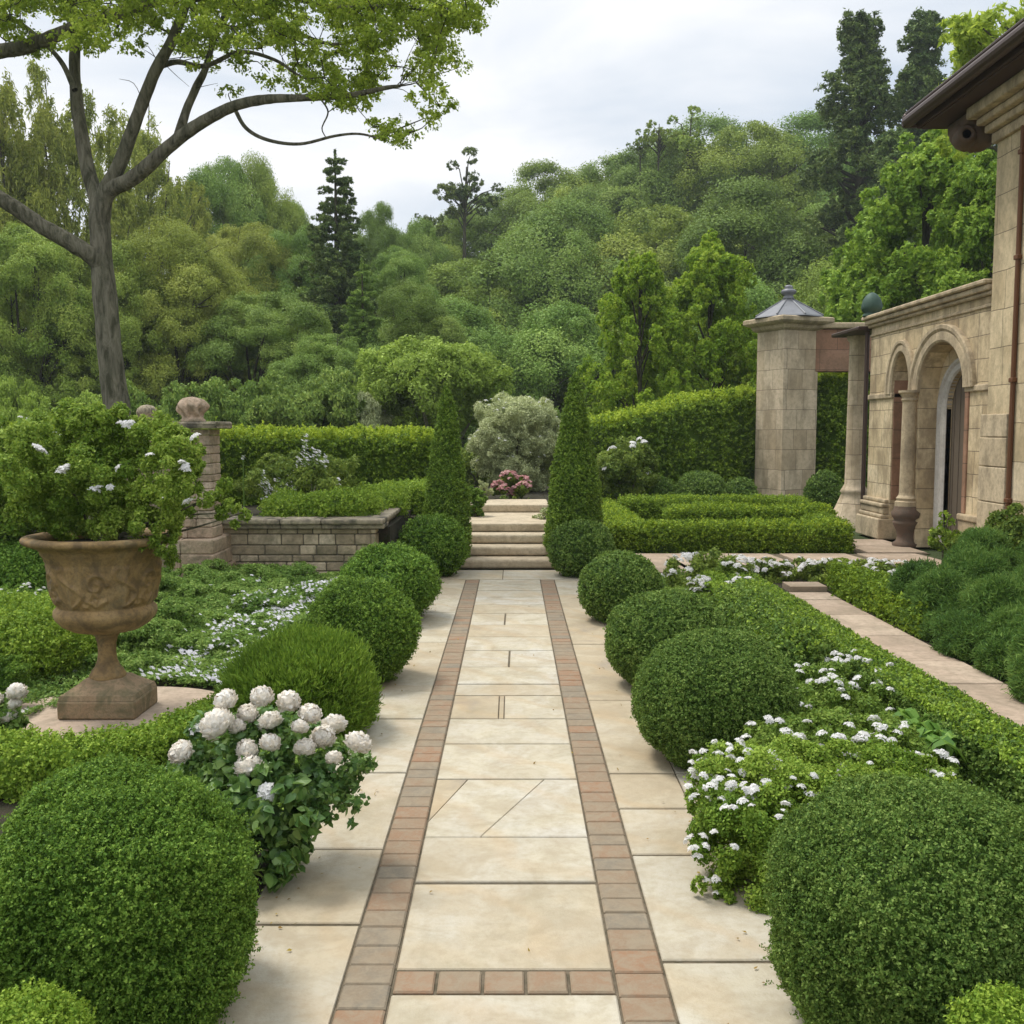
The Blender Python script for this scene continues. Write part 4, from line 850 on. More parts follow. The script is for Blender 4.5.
# ------------------------------------------------------------------ urn
ux, uy = -2.285, 5.56
urn = empty('garden_urn', (ux, uy, .007), 'large brown terracotta pedestal urn with a carved bowl on the left', 'urn')
urn.scale = (.965, .965, 1.045)
b = MB(); prof = []
def bowl_disp(T, Z, R):
    """carved scrolls and leaves in low relief on the bowl"""
    on = sst(.625, .65, Z) * sst(.865, .84, Z); out = np.zeros_like(T); H = .24; z = (Z - .74) / H * 2
    def curve(px, pz, w, h):
        nonlocal out
        d = np.full(T.shape, 9.0)
        for a, c in zip(px, pz):
            dt = (T - a + PI) % (2 * PI) - PI; d = np.minimum(d, np.hypot(dt * .30, (Z - c)))
        out = np.maximum(out, h * np.exp(-(d / w) ** 2))
    for k in range(6):
        a0 = k * PI / 3 + .25; t = np.linspace(0, 1, 40)
        curve(a0 + .22 * np.sin(t * 5.2), .64 + .2 * t, .013, .016)
        curve(a0 + .5 + .20 * np.cos(t * 7) * (1 - t * .8), .76 + .065 * np.sin(t * 7) * (1 - t * .8), .011, .015)
        curve(a0 + .52 - .28 * t, .70 - .04 * t + .03 * np.sin(t * 6), .012, .012)
        for s_ in (-1, 0, 1):
            tt = np.linspace(0, 1, 14); curve(a0 + .5 + s_ * .17 * tt, .645 + .05 * tt - .02 * tt * tt, .014, .015)
        curve(a0 + np.zeros(20), np.linspace(.66, .84, 20), .016, .010)
    return out * on
pr = [(.05, .47), (.12, .475), (.19, .49), (.245, .52), (.277, .555), (.285, .575), (.283, .60), (.270, .612), (.264, .62)]
pr += [(.262 + .05 * t + .006 * math.sin(t * 3), .622 + .24 * t) for t in np.linspace(0, 1, 70)] + [(.318, .868), (.322, .885), (.332, .90), (.338, .905), (.340, .92), (.355, .935), (.39, .950), (.425, .962), (.436, .972), (.438, .985), (.430, .995), (.40, 1.0), (.36, .995), (.34, .97), (.33, .90)]
pr = [(r, z - .035) for r, z in pr]
lathe(b, pr, (0, 0, 0), 300, disp=lambda T, Z, R: bowl_disp(T, Z + .035, R) + .0025 * wob(np.stack([R * np.cos(T), R * np.sin(T), Z], -1).reshape(-1, 3), 9, 5).reshape(T.shape), cap=False)
b.build('bowl', M['urn'], urn, smooth=True)
b = MB(); lathe(b, [(r, z - .035) for r, z in [(.10, .225), (.102, .24), (.094, .25), (.088, .262), (.07, .285), (.055, .32), (.05, .36), (.052, .41), (.062, .445), (.075, .46), (.078, .47), (.07, .48), (.05, .485)]], k=64); b.build('stem', M['urn'], urn, smooth=True)
b = MB(); w = .222; box(b, (-w, -.19, .0), (w, .19, .10), .012, seg=2)
for z0, z1, s0, s1 in ((.10, .125, .97, .93), (.125, .15, .90, .74), (.15, .172, .74, .58), (.172, .192, .58, .47)):
    V = [(sx * w * s, sy * .19 * s, z) for s, z in ((s0, z0), (s1, z1)) for sx, sy in ((-1, -1), (1, -1), (1, 1), (-1, 1))]
    b.add(V, [[0, 1, 5, 4], [1, 2, 6, 5], [2, 3, 7, 6], [3, 0, 4, 7], [4, 5, 6, 7]], .6)
b.build('plinth', M['urnbase'], urn)
b = MB(); lathe(b, [(.335, .90), (.2, .93), (.02, .94)], k=24); b.build('soil', M['soil'], urn)
# its plant
rng = np.random.default_rng(71); UB = []
for px, py, r in [(45, 440, .17), (75, 430, .18), (110, 440, .2), (145, 440, .19), (175, 450, .15), (30, 470, .16), (60, 470, .2), (95, 475, .22), (130, 475, .22), (165, 475, .18), (188, 480, .11), (25, 500, .13), (55, 505, .17), (90, 508, .18), (125, 508, .18), (155, 505, .17), (180, 505, .10), (70, 525, .12), (110, 525, .13), (145, 528, .13), (165, 530, .09), (165, 548, .07), (150, 552, .06), (172, 560, .045), (20, 440, .10), (120, 425, .13), (90, 422, .12), (155, 430, .12), (195, 465, .07), (215, 495, .05), (232, 505, .05), (245, 515, .04), (222, 512, .05), (235, 525, .03), (205, 500, .05), (225, 485, .05), (200, 450, .04)]:
    UB.append((at(px, py, 5.5 + rng.uniform(-.22, .28)), r * .78))
UB2 = [(c, r * 1.15) for c, r in UB]
bush('urn_plant', (ux, uy, .97), UB2, 'urnleaf', .019, .011, 1.9, 'leafy shrub with white flower clusters growing in the carved urn and over its rim', 'plant', None, 72, 8, 'bark', sub=22, subr=.34, thick=.8, droop=.1,
     heads=[at(px, py, 5.22) for px, py in ((64, 469), (42, 451), (127, 424), (186, 466), (187, 470), (118, 468), (110, 487), (188, 502), (195, 437), (68, 466), (61, 472), (150, 455), (165, 498), (184, 468), (182, 462), (38, 448), (131, 422), (121, 423), (95, 490), (98, 488))], head_meshes=HEADS, hs=(.9, 1.5))

# ------------------------------------------------------------------ stone pier, raised bed wall
def ashlar(b, x0, x1, z0, z1, y, rng, hmin=.07, hmax=.14, lmin=.14, lmax=.42, axis='x', gap=.005, dep=.05, jitter=.006, sgn=-1):
    z = z0
    while z < z1 - .02:
        h = min(rng.uniform(hmin, hmax), z1 - z)
        if z1 - z - h < hmin * .6: h = z1 - z
        x = x0
        while x < x1 - .01:
            l = rng.uniform(lmin, lmax)
            if x1 - x - l < lmin * .7: l = x1 - x
            pr = rng.uniform(0, jitter) + jitter * .3
            lo, hi = (x + gap, z + gap), (x + l - gap, z + h - gap)
            if axis == 'x': box(b, (lo[0], y - pr, lo[1]), (hi[0], y + dep, hi[1]), .008, rng.random())
            else: box(b, (y - dep, lo[0], lo[1]), (y + pr, hi[0], hi[1]), .008, rng.random())
            x += l
        z += h
rng = np.random.default_rng(81)
rw = empty('raised_bed_wall', (-2.05, 10.0, 0), 'low weathered ashlar wall with a dark moulded coping holding the raised bed on the left', 'wall')
off = (2.05, -10.0, 0)
b = MB(); ashlar(b, -2.92, -1.37, -.02, .60, 10.05, rng); ashlar(b, 10.0, 12.15, -.02, .60, -1.37, rng, axis='y'); box(b, (-2.92, 10.056, -.05), (-1.376, 10.3, .6), 0, m=1); box(b, (-1.6, 10.25, -.05), (-1.379, 12.1, .598), 0, m=1)
o = b.build('stone_courses', [M['wallstone'], M['mortar']], rw); o.location = off
b = MB(); x = -2.92
while x < -1.30:
    x2 = min(x + rng.uniform(.4, .6), -1.28); x2 = -1.28 if -1.28 - x2 < .15 else x2
    box(b, (x, 9.98, .602), (x2 - .003, 10.36, .645), .010, rng.random(), seg=2); box(b, (x, 9.94, .647), (x2 - .003, 10.36, .70), .016, rng.random(), seg=2); x = x2
y = 10.363
while y < 12.1:
    y2 = min(y + rng.uniform(.45, .7), 12.15); box(b, (-1.64, y, .602), (-1.32, y2 - .003, .645), .010, rng.random(), seg=2); box(b, (-1.64, y, .647), (-1.28, y2 - .003, .70), .016, rng.random(), seg=2); y = y2
o = b.build('coping', M['coping'], rw); o.location = off
# return end
pier = empty('stone_pier', (-3.10, 9.75, 0), 'old pinkish stone pier with flat cap and carved finial on a stepped base', 'pier')
b = MB()
for z0, z1, gx in ((-.03, .12, .05), (.122, .27, .03), (.272, .41, .0), (.412, .55, -.01)):
    for sx0, sx1 in ((-.42 - gx, -.06), (-.056, .27 + gx)):
        box(b, (sx0, -.31 - gx, z0), (sx1, .33, z1), .014, rng.random(), seg=2, jit=.002, rng=rng)
b.build('base', M['pier'], pier)
b = MB()
z = .552
while z < 1.60:
    h = rng.uniform(.06, .12); h = min(h, 1.602 - z); s_ = rng.normal() * .004
    lx = rng.uniform(-.05, .08)
    box(b, (-.14 + s_, -.17, z), (lx - .002, .17, z + h - .004), .008, rng.random()); box(b, (lx + .002, -.17 + rng.normal() * .003, z), (.21 + s_, .17, z + h - .004), .008, rng.random()); z += h
b.build('shaft', M['pier'], pier)
b = MB(); box(b, (-.31, -.27, 1.604), (.31, .27, 1.675), .02, .5, seg=3, jit=.003, rng=rng); b.build('cap', M['coping'], pier)
b = MB(); lathe(b, [(.11, 0), (.115, .015), (.10, .03), (.095, .045), (.10, .06), (.105, .075), (.115, .09), (.122, .105), (.13, .12), (.138, .135), (.14, .15), (.135, .165), (.125, .18), (.11, .195), (.09, .21), (.065, .225), (.035, .235), (.0, .24)], k=128, disp=lambda T, Z, R: .016 * np.sin(T * 7 + Z * 30) * sst(.03, .08, Z) * sst(.24, .2, Z) + .010 * wob(np.stack([R * np.cos(T), R * np.sin(T), Z], -1).reshape(-1, 3), 38, 3).reshape(T.shape))
o = b.build('finial', M['pier'], pier, smooth=True); o.location = (.0, 0, 1.672)
p2 = empty('stone_pier', (-4.72, 13.0, .5), 'distant stone pier whose small domed finial just shows above the leafy urn plant', 'pier')
b = MB(); box(b, (-.22, -.22, 0), (.22, .22, 1.15), .01, .5); box(b, (-.3, -.3, 1.152), (.3, .3, 1.2), .012, .7); b.build('shaft', M['pier'], p2)
b = MB(); lathe(b, [(.13, 0), (.14, .03), (.11, .05), (.125, .08), (.135, .11), (.12, .16), (.07, .2), (.0, .215)], k=48, disp=lambda T, Z, R: .004 * np.sin(T * 12)); o = b.build('finial', M['coping'], p2, smooth=True); o.location = (0, 0, 1.2)

# ------------------------------------------------------------------ tower, arcade, house
tx, ty = 5.62, 20.5
tw = empty('stone_tower', (tx - .03, ty, 0), 'tall squared stone pillar with a low lead cap roof and finial behind the parterre', 'tower')
so = math.radians(12)
b = MB(); lathe(b, [(.62, 0), (.62, .2), (.60, .24), (.60, 3.56)], k=4, sides_off=math.radians(-111.5)); b.build('shaft', M['tower'], tw)
b = MB(); lathe(b, [(.63, 3.562), (.70, 3.60), (.74, 3.66), (.84, 3.69), (.90, 3.73), (.90, 3.80), (.86, 3.82), (.5, 3.83)], k=4, sides_off=math.radians(-111.5)); b.build('cornice', M['trim'], tw)
b = MB(); lathe(b, [(.72, 3.822), (.70, 3.85), (.50, 3.97), (.28, 4.10), (.10, 4.21), (.08, 4.22)], k=8, sides_off=so)
for i in range(8):
    a = so + i * PI / 4; tube(b, [(r * math.cos(a), r * math.sin(a), z) for r, z in ((.71, 3.855), (.50, 3.978), (.28, 4.108), (.09, 4.215))], [.014] * 4, 6)
b.build('roof', M['lead'], tw)
b = MB(); lathe(b, [(.09, 4.20), (.12, 4.22), (.10, 4.26), (.08, 4.28), (.13, 4.32), (.16, 4.36), (.13, 4.40), (.07, 4.42), (.09, 4.45), (.06, 4.49), (0, 4.50)], k=24); b.build('finial', M['lead'], tw, smooth=True)
b = MB(); box(b, (.50, -.25, 2.75), (1.75, .10, 3.60), .01, .5); b.build('link_wall', M['redstone'], tw)
b = MB(); box(b, (.50, -.33, 3.602), (1.80, .16, 3.72), .03, .5, seg=2); b.build('coping', M['trim'], tw)

AX = 5.47   # face of the arcade
def arch_top(y, yc, hw, zs, rise):
    t = np.clip((y - yc) / hw, -1, 1); return zs + rise * np.sqrt(1 - t * t)
def arch_wall(b, Y0, Y1, z0, z1, x0, x1, ops, v=.5, m=0):
    """wall in the YZ plane with arched openings; reveals and soffits included"""
    ys = [Y0, Y1]
    for yc, hw, zs, rise in ops: ys += list(yc - hw * np.cos(np.linspace(0, PI, 29)))
    ys = sorted(set(np.round(ys, 5)))
    V = []; Fs = []
    def q(*p):
        n = len(V); V.extend(p); Fs.append([n, n + 1, n + 2, n + 3])
    for a, c in zip(ys[:-1], ys[1:]):
        mid = (a + c) / 2; za = zc = z0; op = None
        for o_ in ops:
            if abs(mid - o_[0]) < o_[1]: op = o_; za, zc = arch_top(a, *o_), arch_top(c, *o_)
        for x, s in ((x0, 1), (x1, -1)):
            p = [(x, a, za), (x, c, zc), (x, c, z1), (x, a, z1)]; q(*(p if s < 0 else p[::-1]))
        if op is not None: q((x0, a, za), (x0, c, zc), (x1, c, zc), (x1, a, za))
        q((x0, a, z1), (x1, a, z1), (x1, c, z1), (x0, c, z1))
    for yc, hw, zs, rise in ops:
        for y in (yc - hw, yc + hw): q((x0, y, z0), (x1, y, z0), (x1, y, zs), (x0, y, zs))
    for y in (Y0, Y1): q((x0, y, z0), (x1, y, z0), (x1, y, z1), (x0, y, z1))
    b.add(V, Fs, v, m)
def arch_ring(b, yc, hw, rise, w, wz, zs, x0, x1, n=32, v=.5, foot=None, prof=None):
    """moulded band following an arch, carried down to `foot` as jamb mouldings"""
    th = np.linspace(0, PI, n); pts = [(-math.cos(t), math.sin(t)) for t in th]
    prof = prof or [(0, x1), (0, x0 + .02), (.12, x0), (.55, x0 + .004), (.6, x0 + .015), (.75, x0 - .01), (.95, x0 - .01), (1, x0 + .01), (1, x1)]
    rowsV = []
    def row(cy, cz, oy, oz): rowsV.append([(x, cy + oy * f, cz + oz * f) for f, x in prof])
    if foot is not None: row(yc - hw, foot, -w, 0)
    for c, s in pts: row(yc + c * hw, zs + s * rise, c * w, s * wz)
    if foot is not None: row(yc + hw, foot, w, 0)
    k = len(prof); V = np.array(rowsV).reshape(-1, 3); i = np.arange(len(rowsV) - 1)[:, None] * k; j = np.arange(k - 1)[None]
    b.add(V, np.stack([i + j, i + j + 1, i + k + j + 1, i + k + j], -1).reshape(-1, 4), v)
OP1 = (14.13, .33, 2.10, .57); OP2 = (12.81, .68, 2.10, .60)
ar = empty('arcade', (AX, 13.4, 0), 'stone arcade wall with a narrow and a wide round arch joining the house', 'arcade')
def addp(b, name, mat, root, smooth=False):
    o = b.build(name, mat, root, smooth); o.location = tuple(-np.array(root.location)); return o
b = MB(); arch_wall(b, 11.50, 15.38, 0, 3.12, AX, AX + .24, [OP1, OP2]); addp(b, 'wall', M['arcade'], ar)
b = MB(); arch_ring(b, *OP1[:2], OP1[3], .19, .17, 2.10, AX - .045, AX + .02); addp(b, 'archivolt', M['trim'], ar)
b = MB(); arch_ring(b, *OP2[:2], OP2[3], .27, .22, 2.10, AX - .06, AX + .02); addp(b, 'archivolt', M['trim'], ar)
b = MB()
box(b, (AX - .05, 11.5, 3.122), (AX + .3, 15.42, 3.17), .012, .4); box(b, (AX - .09, 11.5, 3.172), (AX + .34, 15.46, 3.24), .02, .6, seg=2); box(b, (AX - .13, 11.5, 3.242), (AX + .38, 15.5, 3.30), .015, .5); box(b, (AX - .02, 11.5, 2.99), (AX + .01, 15.40, 3.03), .008, .3)
addp(b, 'coping', M['trim'], ar)
b = MB(); arch_wall(b, 11.6, 13.72, 0, 3.1, AX + .242, AX + .31, [(12.70, .50, 1.86, .50)]); addp(b, 'inner_wall', M['arcade'], ar)
b = MB(); arch_ring(b, 12.70, .50, .50, .24, .16, 1.86, AX + .215, AX + .30, foot=.0); addp(b, 'door_surround', M['paletrim'], ar)
b = MB(); box(b, (AX + .317, 11.7, 0), (AX + .38, 13.7, 2.6), .01, .5)
for k in range(9): box(b, (AX + .309, 12.0 + k * .16, .02), (AX + .317, 12.14 + k * .16, 2.5), .006, rg.random())
addp(b, 'door', M['void'], ar)
b = MB(); box(b, (AX + .46, 13.75, 0), (AX + .52, 15.2, 3.1), .0, .5); addp(b, 'niche_back', M['redstone'], ar)
# impost band, columns, bases
b = MB()
for y0, y1 in ((14.44, 15.40), (11.5, 12.12)): b = MB(); box(b, (AX - .03, y0, 2.04), (AX + .26, y1, 2.12), .015, .5, seg=2); addp(b, 'impost', M['trim'], ar)
def column(name, y, r, z0, z1, mat, x=AX - .07, k=32):
    b = MB(); lathe(b, [(r * 1.5, z0), (r * 1.5, z0 + .06), (r * 1.25, z0 + .075), (r * 1.35, z0 + .11), (r * 1.05, z0 + .15), (r, z0 + .18), (r * .92, z1 - .16), (r * .95, z1 - .15), (r * 1.1, z1 - .13), (r * .98, z1 - .10), (r * 1.25, z1 - .05), (r * 1.45, z1 - .03), (r * 1.45, z1)], (x, y, 0), k); return addp(b, name, mat, ar, False)
column('column', 13.64, .105, .55, 2.12, M['trim'])
b = MB(); box(b, (AX + .015, 14.44, .58), (AX + .235, 14.462, 2.62), .004, .4); addp(b, 'recess_shade_lining', M['redstone'], ar)  # dark skin added on the jamb, recess shade put into its colour
b = MB(); box(b, (AX - .02, 12.02, .58), (AX + .02, 12.11, 2.04), .008, .5); addp(b, 'pilaster', M['redstone'], ar)
b = MB()
for z0, z1, e in ((0, .30, .16), (.302, .36, .12), (.362, .46, .09), (.462, .52, .11), (.522, .58, .06)): box(b, (AX - e, 14.50 - e * .3, z0), (AX + .26, 15.40, z1), .018, rg.random(), seg=2)
addp(b, 'plinth', M['trim'], ar); b = MB()
for z0, z1, e in ((0, .28, .10), (.282, .34, .07), (.342, .5, .05), (.502, .58, .07)): box(b, (AX - e, 11.5, z0), (AX + .26, 12.10 + e * .3, z1), .018, rg.random(), seg=2)
addp(b, 'plinth', M['trim'], ar)
b = MB(); lathe(b, [(.17, 0), (.18, .04), (.13, .07), (.115, .14), (.13, .22), (.17, .30), (.18, .34), (.15, .36), (.19, .40), (.20, .46), (.17, .50), (.16, .55)], (AX - .07, 13.64, 0), 32); addp(b, 'column_base', M['darktrim'], ar, True)
# end pilaster with green egg finial and slim pipe
b = MB(); tube(b, [(AX - .02, 15.5, .4), (AX - .02, 15.5, 3.1)], [.035, .035], 10); addp(b, 'pipe', M['gutter'], ar)
b = MB(); lathe(b, [(.13, 0), (.13, .03), (.10, .05), (.14, .08)] + [(.155 * math.cos(t) ** 1.15, .12 + .24 * math.sin(t)) for t in np.linspace(0, PI / 2 - .01, 12)], (AX - .02, 15.35, 3.30), 32); addp(b, 'finial', M['verdigris'], ar, True)
# flared column
fc = empty('flared_column', (5.62, 16.4, 0), 'slender round stone column with a wide flared foot between the tower and the arcade', 'column')
b = MB(); lathe(b, [(.42, 0), (.40, .1), (.30, .3), (.24, .45), (.20, .55), (.225, .58), (.20, .62), (.155, .70), (.145, 1.6), (.135, 3.0), (.17, 3.04), (.18, 3.10)], k=28, disp=lambda T, Z, R: .03 * np.sin(T * 3 + Z * 4) * sst(.6, .0, Z)); b.build('shaft', M['tower'], fc, smooth=True)
b = MB(); box(b, (-.35, -1.0, 3.102), (.25, .3, 3.16), .012, .5); b.build('cap_slab', M['gutter'], fc)

HX = 5.42
hs_ = empty('house', (HX, 8, 0), 'honey stone house corner at the right edge with deep eaves and rusty downpipe', 'house')
b = MB(); box(b, (HX, 3.0, -.05), (10, 11.46, 4.86), 0, .5); addp(b, 'wall', M['house'], hs_)
b = MB(); rq = np.random.default_rng(9); z = 0
while z < 1.75:
    h = rq.uniform(.26, .42); d_ = .50 if int(z * 10) % 2 else .36
    box(b, (HX - .05, 11.5 - d_ - .1, z), (HX + .3, 11.52, z + h - .006), .012, rq.random(), seg=2); box(b, (HX - .03, 10.95, z), (HX + .2, 11.5 - d_ - .108, z + h - .006), .01, rq.random()); z += h
addp(b, 'quoins', M['trim'], hs_)
b = MB()   # moulded cornice
for z0, z1, e in ((4.78, 4.90, .05), (4.902, 4.99, .12), (4.992, 5.07, .20), (5.072, 5.20, .30), (5.202, 5.26, .34)): box(b, (HX - e, 3, z0), (HX + .5, 11.5 + e * .4, z1), .02, .6, seg=2)
addp(b, 'cornice', M['trim'], hs_)
b = MB()   # roof slab, hipped at the far end
P = np.array([(4.86, 12.5, 5.36), (4.86, 2.5, 5.36), (8.2, 2.5, 7.2), (8.2, 9.6, 7.2), (4.95, 12.42, 5.27), (4.95, 2.5, 5.27), (8.2, 2.5, 7.08), (8.2, 9.6, 7.08), (11.5, 12.5, 5.36), (11.5, 2.5, 5.36), (11.4, 12.42, 5.27), (11.4, 2.5, 5.27)])
b.add(P, [[0, 1, 2, 3], [5, 4, 7, 6], [0, 4, 5, 1], [0, 3, 8], [3, 2, 9, 8], [4, 10, 7], [0, 8, 10, 4], [7, 10, 11, 6]], .5); addp(b, 'roof', M['slate'], hs_)
b = MB(); box(b, (4.93, 2.6, 5.20), (5.6, 12.40, 5.262), .01, .5); box(b, (4.90, 2.6, 5.22), (4.95, 12.45, 5.33), .008, .5)
addp(b, 'soffit', M['soffit'], hs_)
b = MB()
tube(b, [(4.82, 12.52, 5.33), (4.82, 2.6, 5.33)], [.075, .075], 14); tube(b, [(4.80, 12.55, 5.42), (4.80, 2.6, 5.42)], [.022, .022], 8)
box(b, (4.76, 12.50, 5.26), (4.96, 12.58, 5.42), .02, .5); addp(b, 'gutter', M['gutter'], hs_, False)
b = MB(); box(b, (HX - .05, 10.82, .1), (HX - .003, 10.868, 4.80), .012, .5)
for z in (.8, 2.1, 3.4, 4.5): box(b, (HX - .058, 10.80, z), (HX - .002, 10.888, z + .05), .006, .5)
addp(b, 'downpipe', M['pipe'], hs_)
b = MB()   # carved scroll bracket under the eaves
V, Fc, N = sphere((0, 0, 0), (.24, .26, .20), 12); V = V + N * (.018 * wob(V, 14, 3))[:, None]; b.add(V + (5.38, 11.98, 5.02), Fc, .5)
V, Fc, N = sphere((0, 0, 0), (.13, .15, .12), 10); b.add(V + (5.22, 11.85, 4.94), Fc, .4)
box(b, (5.18, 11.7, 5.06), (5.8, 12.25, 5.20), .03, .5, seg=2); lathe(b, [(.10, 0), (.07, .03), (.05, .0)], (0, 0, 0), 20)
b.V[-3:] = [v @ np.array(Matrix.Rotation(PI / 2, 3, 'X')).T * (1, 1, 1) + (5.18, 11.70, 4.95) for v in b.V[-3:]]
addp(b, 'carved_bracket', M['darktrim'], hs_, True)

# ------------------------------------------------------------------ trees
def tree_proto(kind, seed):
    """returns (foliage mesh, trunk mesh, height, width) of a tree standing at the origin"""
    rng = np.random.default_rng(seed); fol = MB(); tr = MB(); BL = []
    if kind == 'broad':
        H, R = 10.0, 4.2
        k = 0
        for tier, (z0, rr, nn_, sz_) in enumerate(((8.2, 1.0, 3, 1.75), (7.0, 2.5, 6, 1.7), (5.3, 3.1, 8, 1.55), (3.6, 3.3, 8, 1.35), (2.2, 2.6, 6, 1.1))):
            for j in range(nn_):
                a = 2 * PI * (j + rng.uniform(-.3, .3)) / nn_ + tier; s_ = sz_ * rng.uniform(.75, 1.2)
                BL.append((np.array([rr * math.cos(a), rr * math.sin(a), z0 + rng.normal() * .4]) * (rng.uniform(.8, 1.1), rng.uniform(.8, 1.1), 1), np.array([1.0, 1.0, .85]) * s_))
        blob_leaves(fol, BL, .10, .052, .85, rng, .7, vr=(.3, .7), under=-.45, sub=26, subr=.40, topbias=.5, up=.25, thick=.55)
        tube(tr, [(0, 0, -1.5), (.1, 0, 1), (.0, .1, 3), (.1, 0, 6)], [.34, .28, .2, .09], 9, smooth_n=3)
        for c, r in BL:
            s0 = np.array([0, 0, rng.uniform(.8, 3.5)]); tube(tr, [s0, s0 * .45 + c * .55 + rng.normal(size=3) * .25 - (0, 0, .35), c], [.13, .085, .03], 6, smooth_n=3)
            for q in range(2): tube(tr, [c - (0, 0, .5), c + rng.normal(size=3) * r * .6], [.04, .012], 4)
    elif kind == 'willow':
        H, R = 10.0, 4.0
        for k in range(54):
            d = nrm(rng.normal(size=3) + (0, 0, .1)); q = rng.uniform(.4, .95); c = np.array([0, 0, 5.3]) + d * np.array([R, R, 4.4]) * q; BL.append((c, np.array([.85, .85, 1.15]) * rng.uniform(.65, 1.15)))
        blob_leaves(fol, BL, .19, .06, .62, rng, 1.1, sub=14, subr=.42, thick=.5, droop=.25, up=.1)
        for k in range(9):
            c = BL[k][0] * (1, 1, 1) + (0, 0, 1.0); s0 = np.array([rng.normal() * .5, rng.normal() * .5, -1.5]); tube(tr, [s0, s0 * .5 + c * .4 + rng.normal(size=3) * .3, c + (0, 0, rng.uniform(0, 1.5))], [.14, .09, .02], 6, smooth_n=4)
        for c, r in BL[::3]: s0 = np.array([0, 0, rng.uniform(2, 5)]); tube(tr, [s0, s0 * .5 + c * .5, c + (0, 0, .4)], [.07, .05, .02], 5, smooth_n=3)
    elif kind == 'conifer':
        H, R = 10.0, 2.0
        for z in np.arange(.7, 9.7, .32):
            rr = R * (1 - z / 10.2) ** .8 + .15; n = max(3, int(rr * 8))
            for k in range(n):
                a = rng.uniform(0, 6.28); rl = rr * rng.uniform(.65, 1.12); d = np.array([math.cos(a), math.sin(a), 0])
                for t in (.45, .85): BL.append((np.array([0, 0, z + .12 - t * rl * .12]) + d * rl * t, np.array([.34, .34, .24]) * (rr * .4 + .28)))
        BL.append((np.array([0, 0, 9.8]), np.array([.08, .08, .35])))
        blob_leaves(fol, BL, .11, .04, 1.3, rng, 1.0, sub=7, subr=.45, up=.35, thick=.35)
        tube(tr, [(0, 0, -1.5), (0, 0, 9.6)], [.2, .03], 8)
    elif kind == 'pine':
        H, R = 10.0, 2.2
        for k in range(230):
            z = 1.8 + 8.0 * rng.random() ** .9; rr = R * ((10.1 - z) / 8.3) ** .62 * (.72 + .28 * math.sin(z * 3.1 + seed)); a = rng.uniform(0, 6.28); q = rng.uniform(.25, 1) ** .7
            BL.append((np.array([rr * q * math.cos(a), rr * q * math.sin(a), z]), np.array([.34, .34, .28]) * rng.uniform(.6, 1.25)))
        blob_leaves(fol, BL, .11, .045, .65, rng, 1.1, sub=14, subr=.36, up=.4, thick=.8)
        tube(tr, [(0, 0, -1.5), (.1, 0, 4), (0, .1, 9.4)], [.26, .18, .05], 8, smooth_n=3)
        for c, r in BL[::2]: tube(tr, [(0, 0, c[2] - .5), c * (.5, .5, 1) - (0, 0, .3), c], [.06, .045, .02], 5)
    elif kind == 'tuft':      # thin tree, open crown high up a bare stem
        H, R = 10.0, 2.2
        for k in range(26):
            d = nrm(rng.normal(size=3)); q = rng.uniform(.3, 1); BL.append((np.array([0, 0, 7.6]) + d * np.array([R, R, 2.1]) * q, np.array([.6, .6, .42]) * rng.uniform(.6, 1.1)))
        blob_leaves(fol, BL, .17, .075, .8, rng, 1.1, sub=12, subr=.36, up=.3, thick=.5)
        tube(tr, [(0, 0, -14), (.15, 0, 4), (0, .1, 9)], [.20, .13, .04], 7, smooth_n=3)
        for c, r in BL: tube(tr, [(.05, 0, min(c[2], 8) - 1.0), c * (.5, .5, 1) - (0, 0, .3), c], [.05, .04, .015], 5)
    elif kind == 'young':
        H, R = 6.0, 1.9
        for k in range(150):
            z = rng.uniform(.2, 5.7); rr = R * min(1, (6.1 - z) / 3.4) ** .75 * .92; a = rng.uniform(0, 6.28); q = rng.uniform(.2, 1) ** .6
            BL.append((np.array([rr * q * math.cos(a), rr * q * math.sin(a), z]), np.array([.34, .34, .38]) * rng.uniform(.6, 1.1)))
        for k in range(22):
            a = rng.uniform(0, 6.28); z = rng.uniform(2.5, 6.0); rr = R * 1.08 * math.sin(min(1, (6.3 - z) / 4.6) * PI / 2); BL.append((np.array([rr * math.cos(a), rr * math.sin(a), z]), .16))
        blob_leaves(fol, BL, .075, .05, .95, rng, 1.0, vr=(.15, .85), sub=14, subr=.40, up=.25, thick=.6)
        tube(tr, [(0, 0, -.5), (.05, 0, 2), (0, .05, 5.4)], [.10, .07, .02], 8, smooth_n=3)
        for c, r in BL[:64:2]: tube(tr, [(0, 0, max(.4, c[2] - 1.2)), c * (.5, .5, 1) - (0, 0, .35), c], [.035, .025, .008], 5)
    elif kind == 'thicket':   # low rounded scrub
        H, R = 4.0, 3.0
        for k in range(40):
            d = nrm(rng.normal(size=3) + (0, 0, .3)); c = np.array([0, 0, 1.5]) + d * np.array([R, R, 2.0]) * rng.uniform(.4, .85); BL.append((c, np.array([.8, .8, .6]) * rng.uniform(.7, 1.2)))
        blob_leaves(fol, BL, .13, .065, .9, rng, 1.0, sub=16, subr=.36, up=.2, thick=.35)
        for c, r in BL[::3]: tube(tr, [(rng.normal() * .2, rng.normal() * .2, -.6), c * .5, c], [.06, .04, .015], 5)
    fm = fol.mesh('crown', M['hill']); tm_ = tr.mesh('trunk', M['bark_dark'], smooth=True)
    return fm, tm_, H, R * 2
PROTO = {}
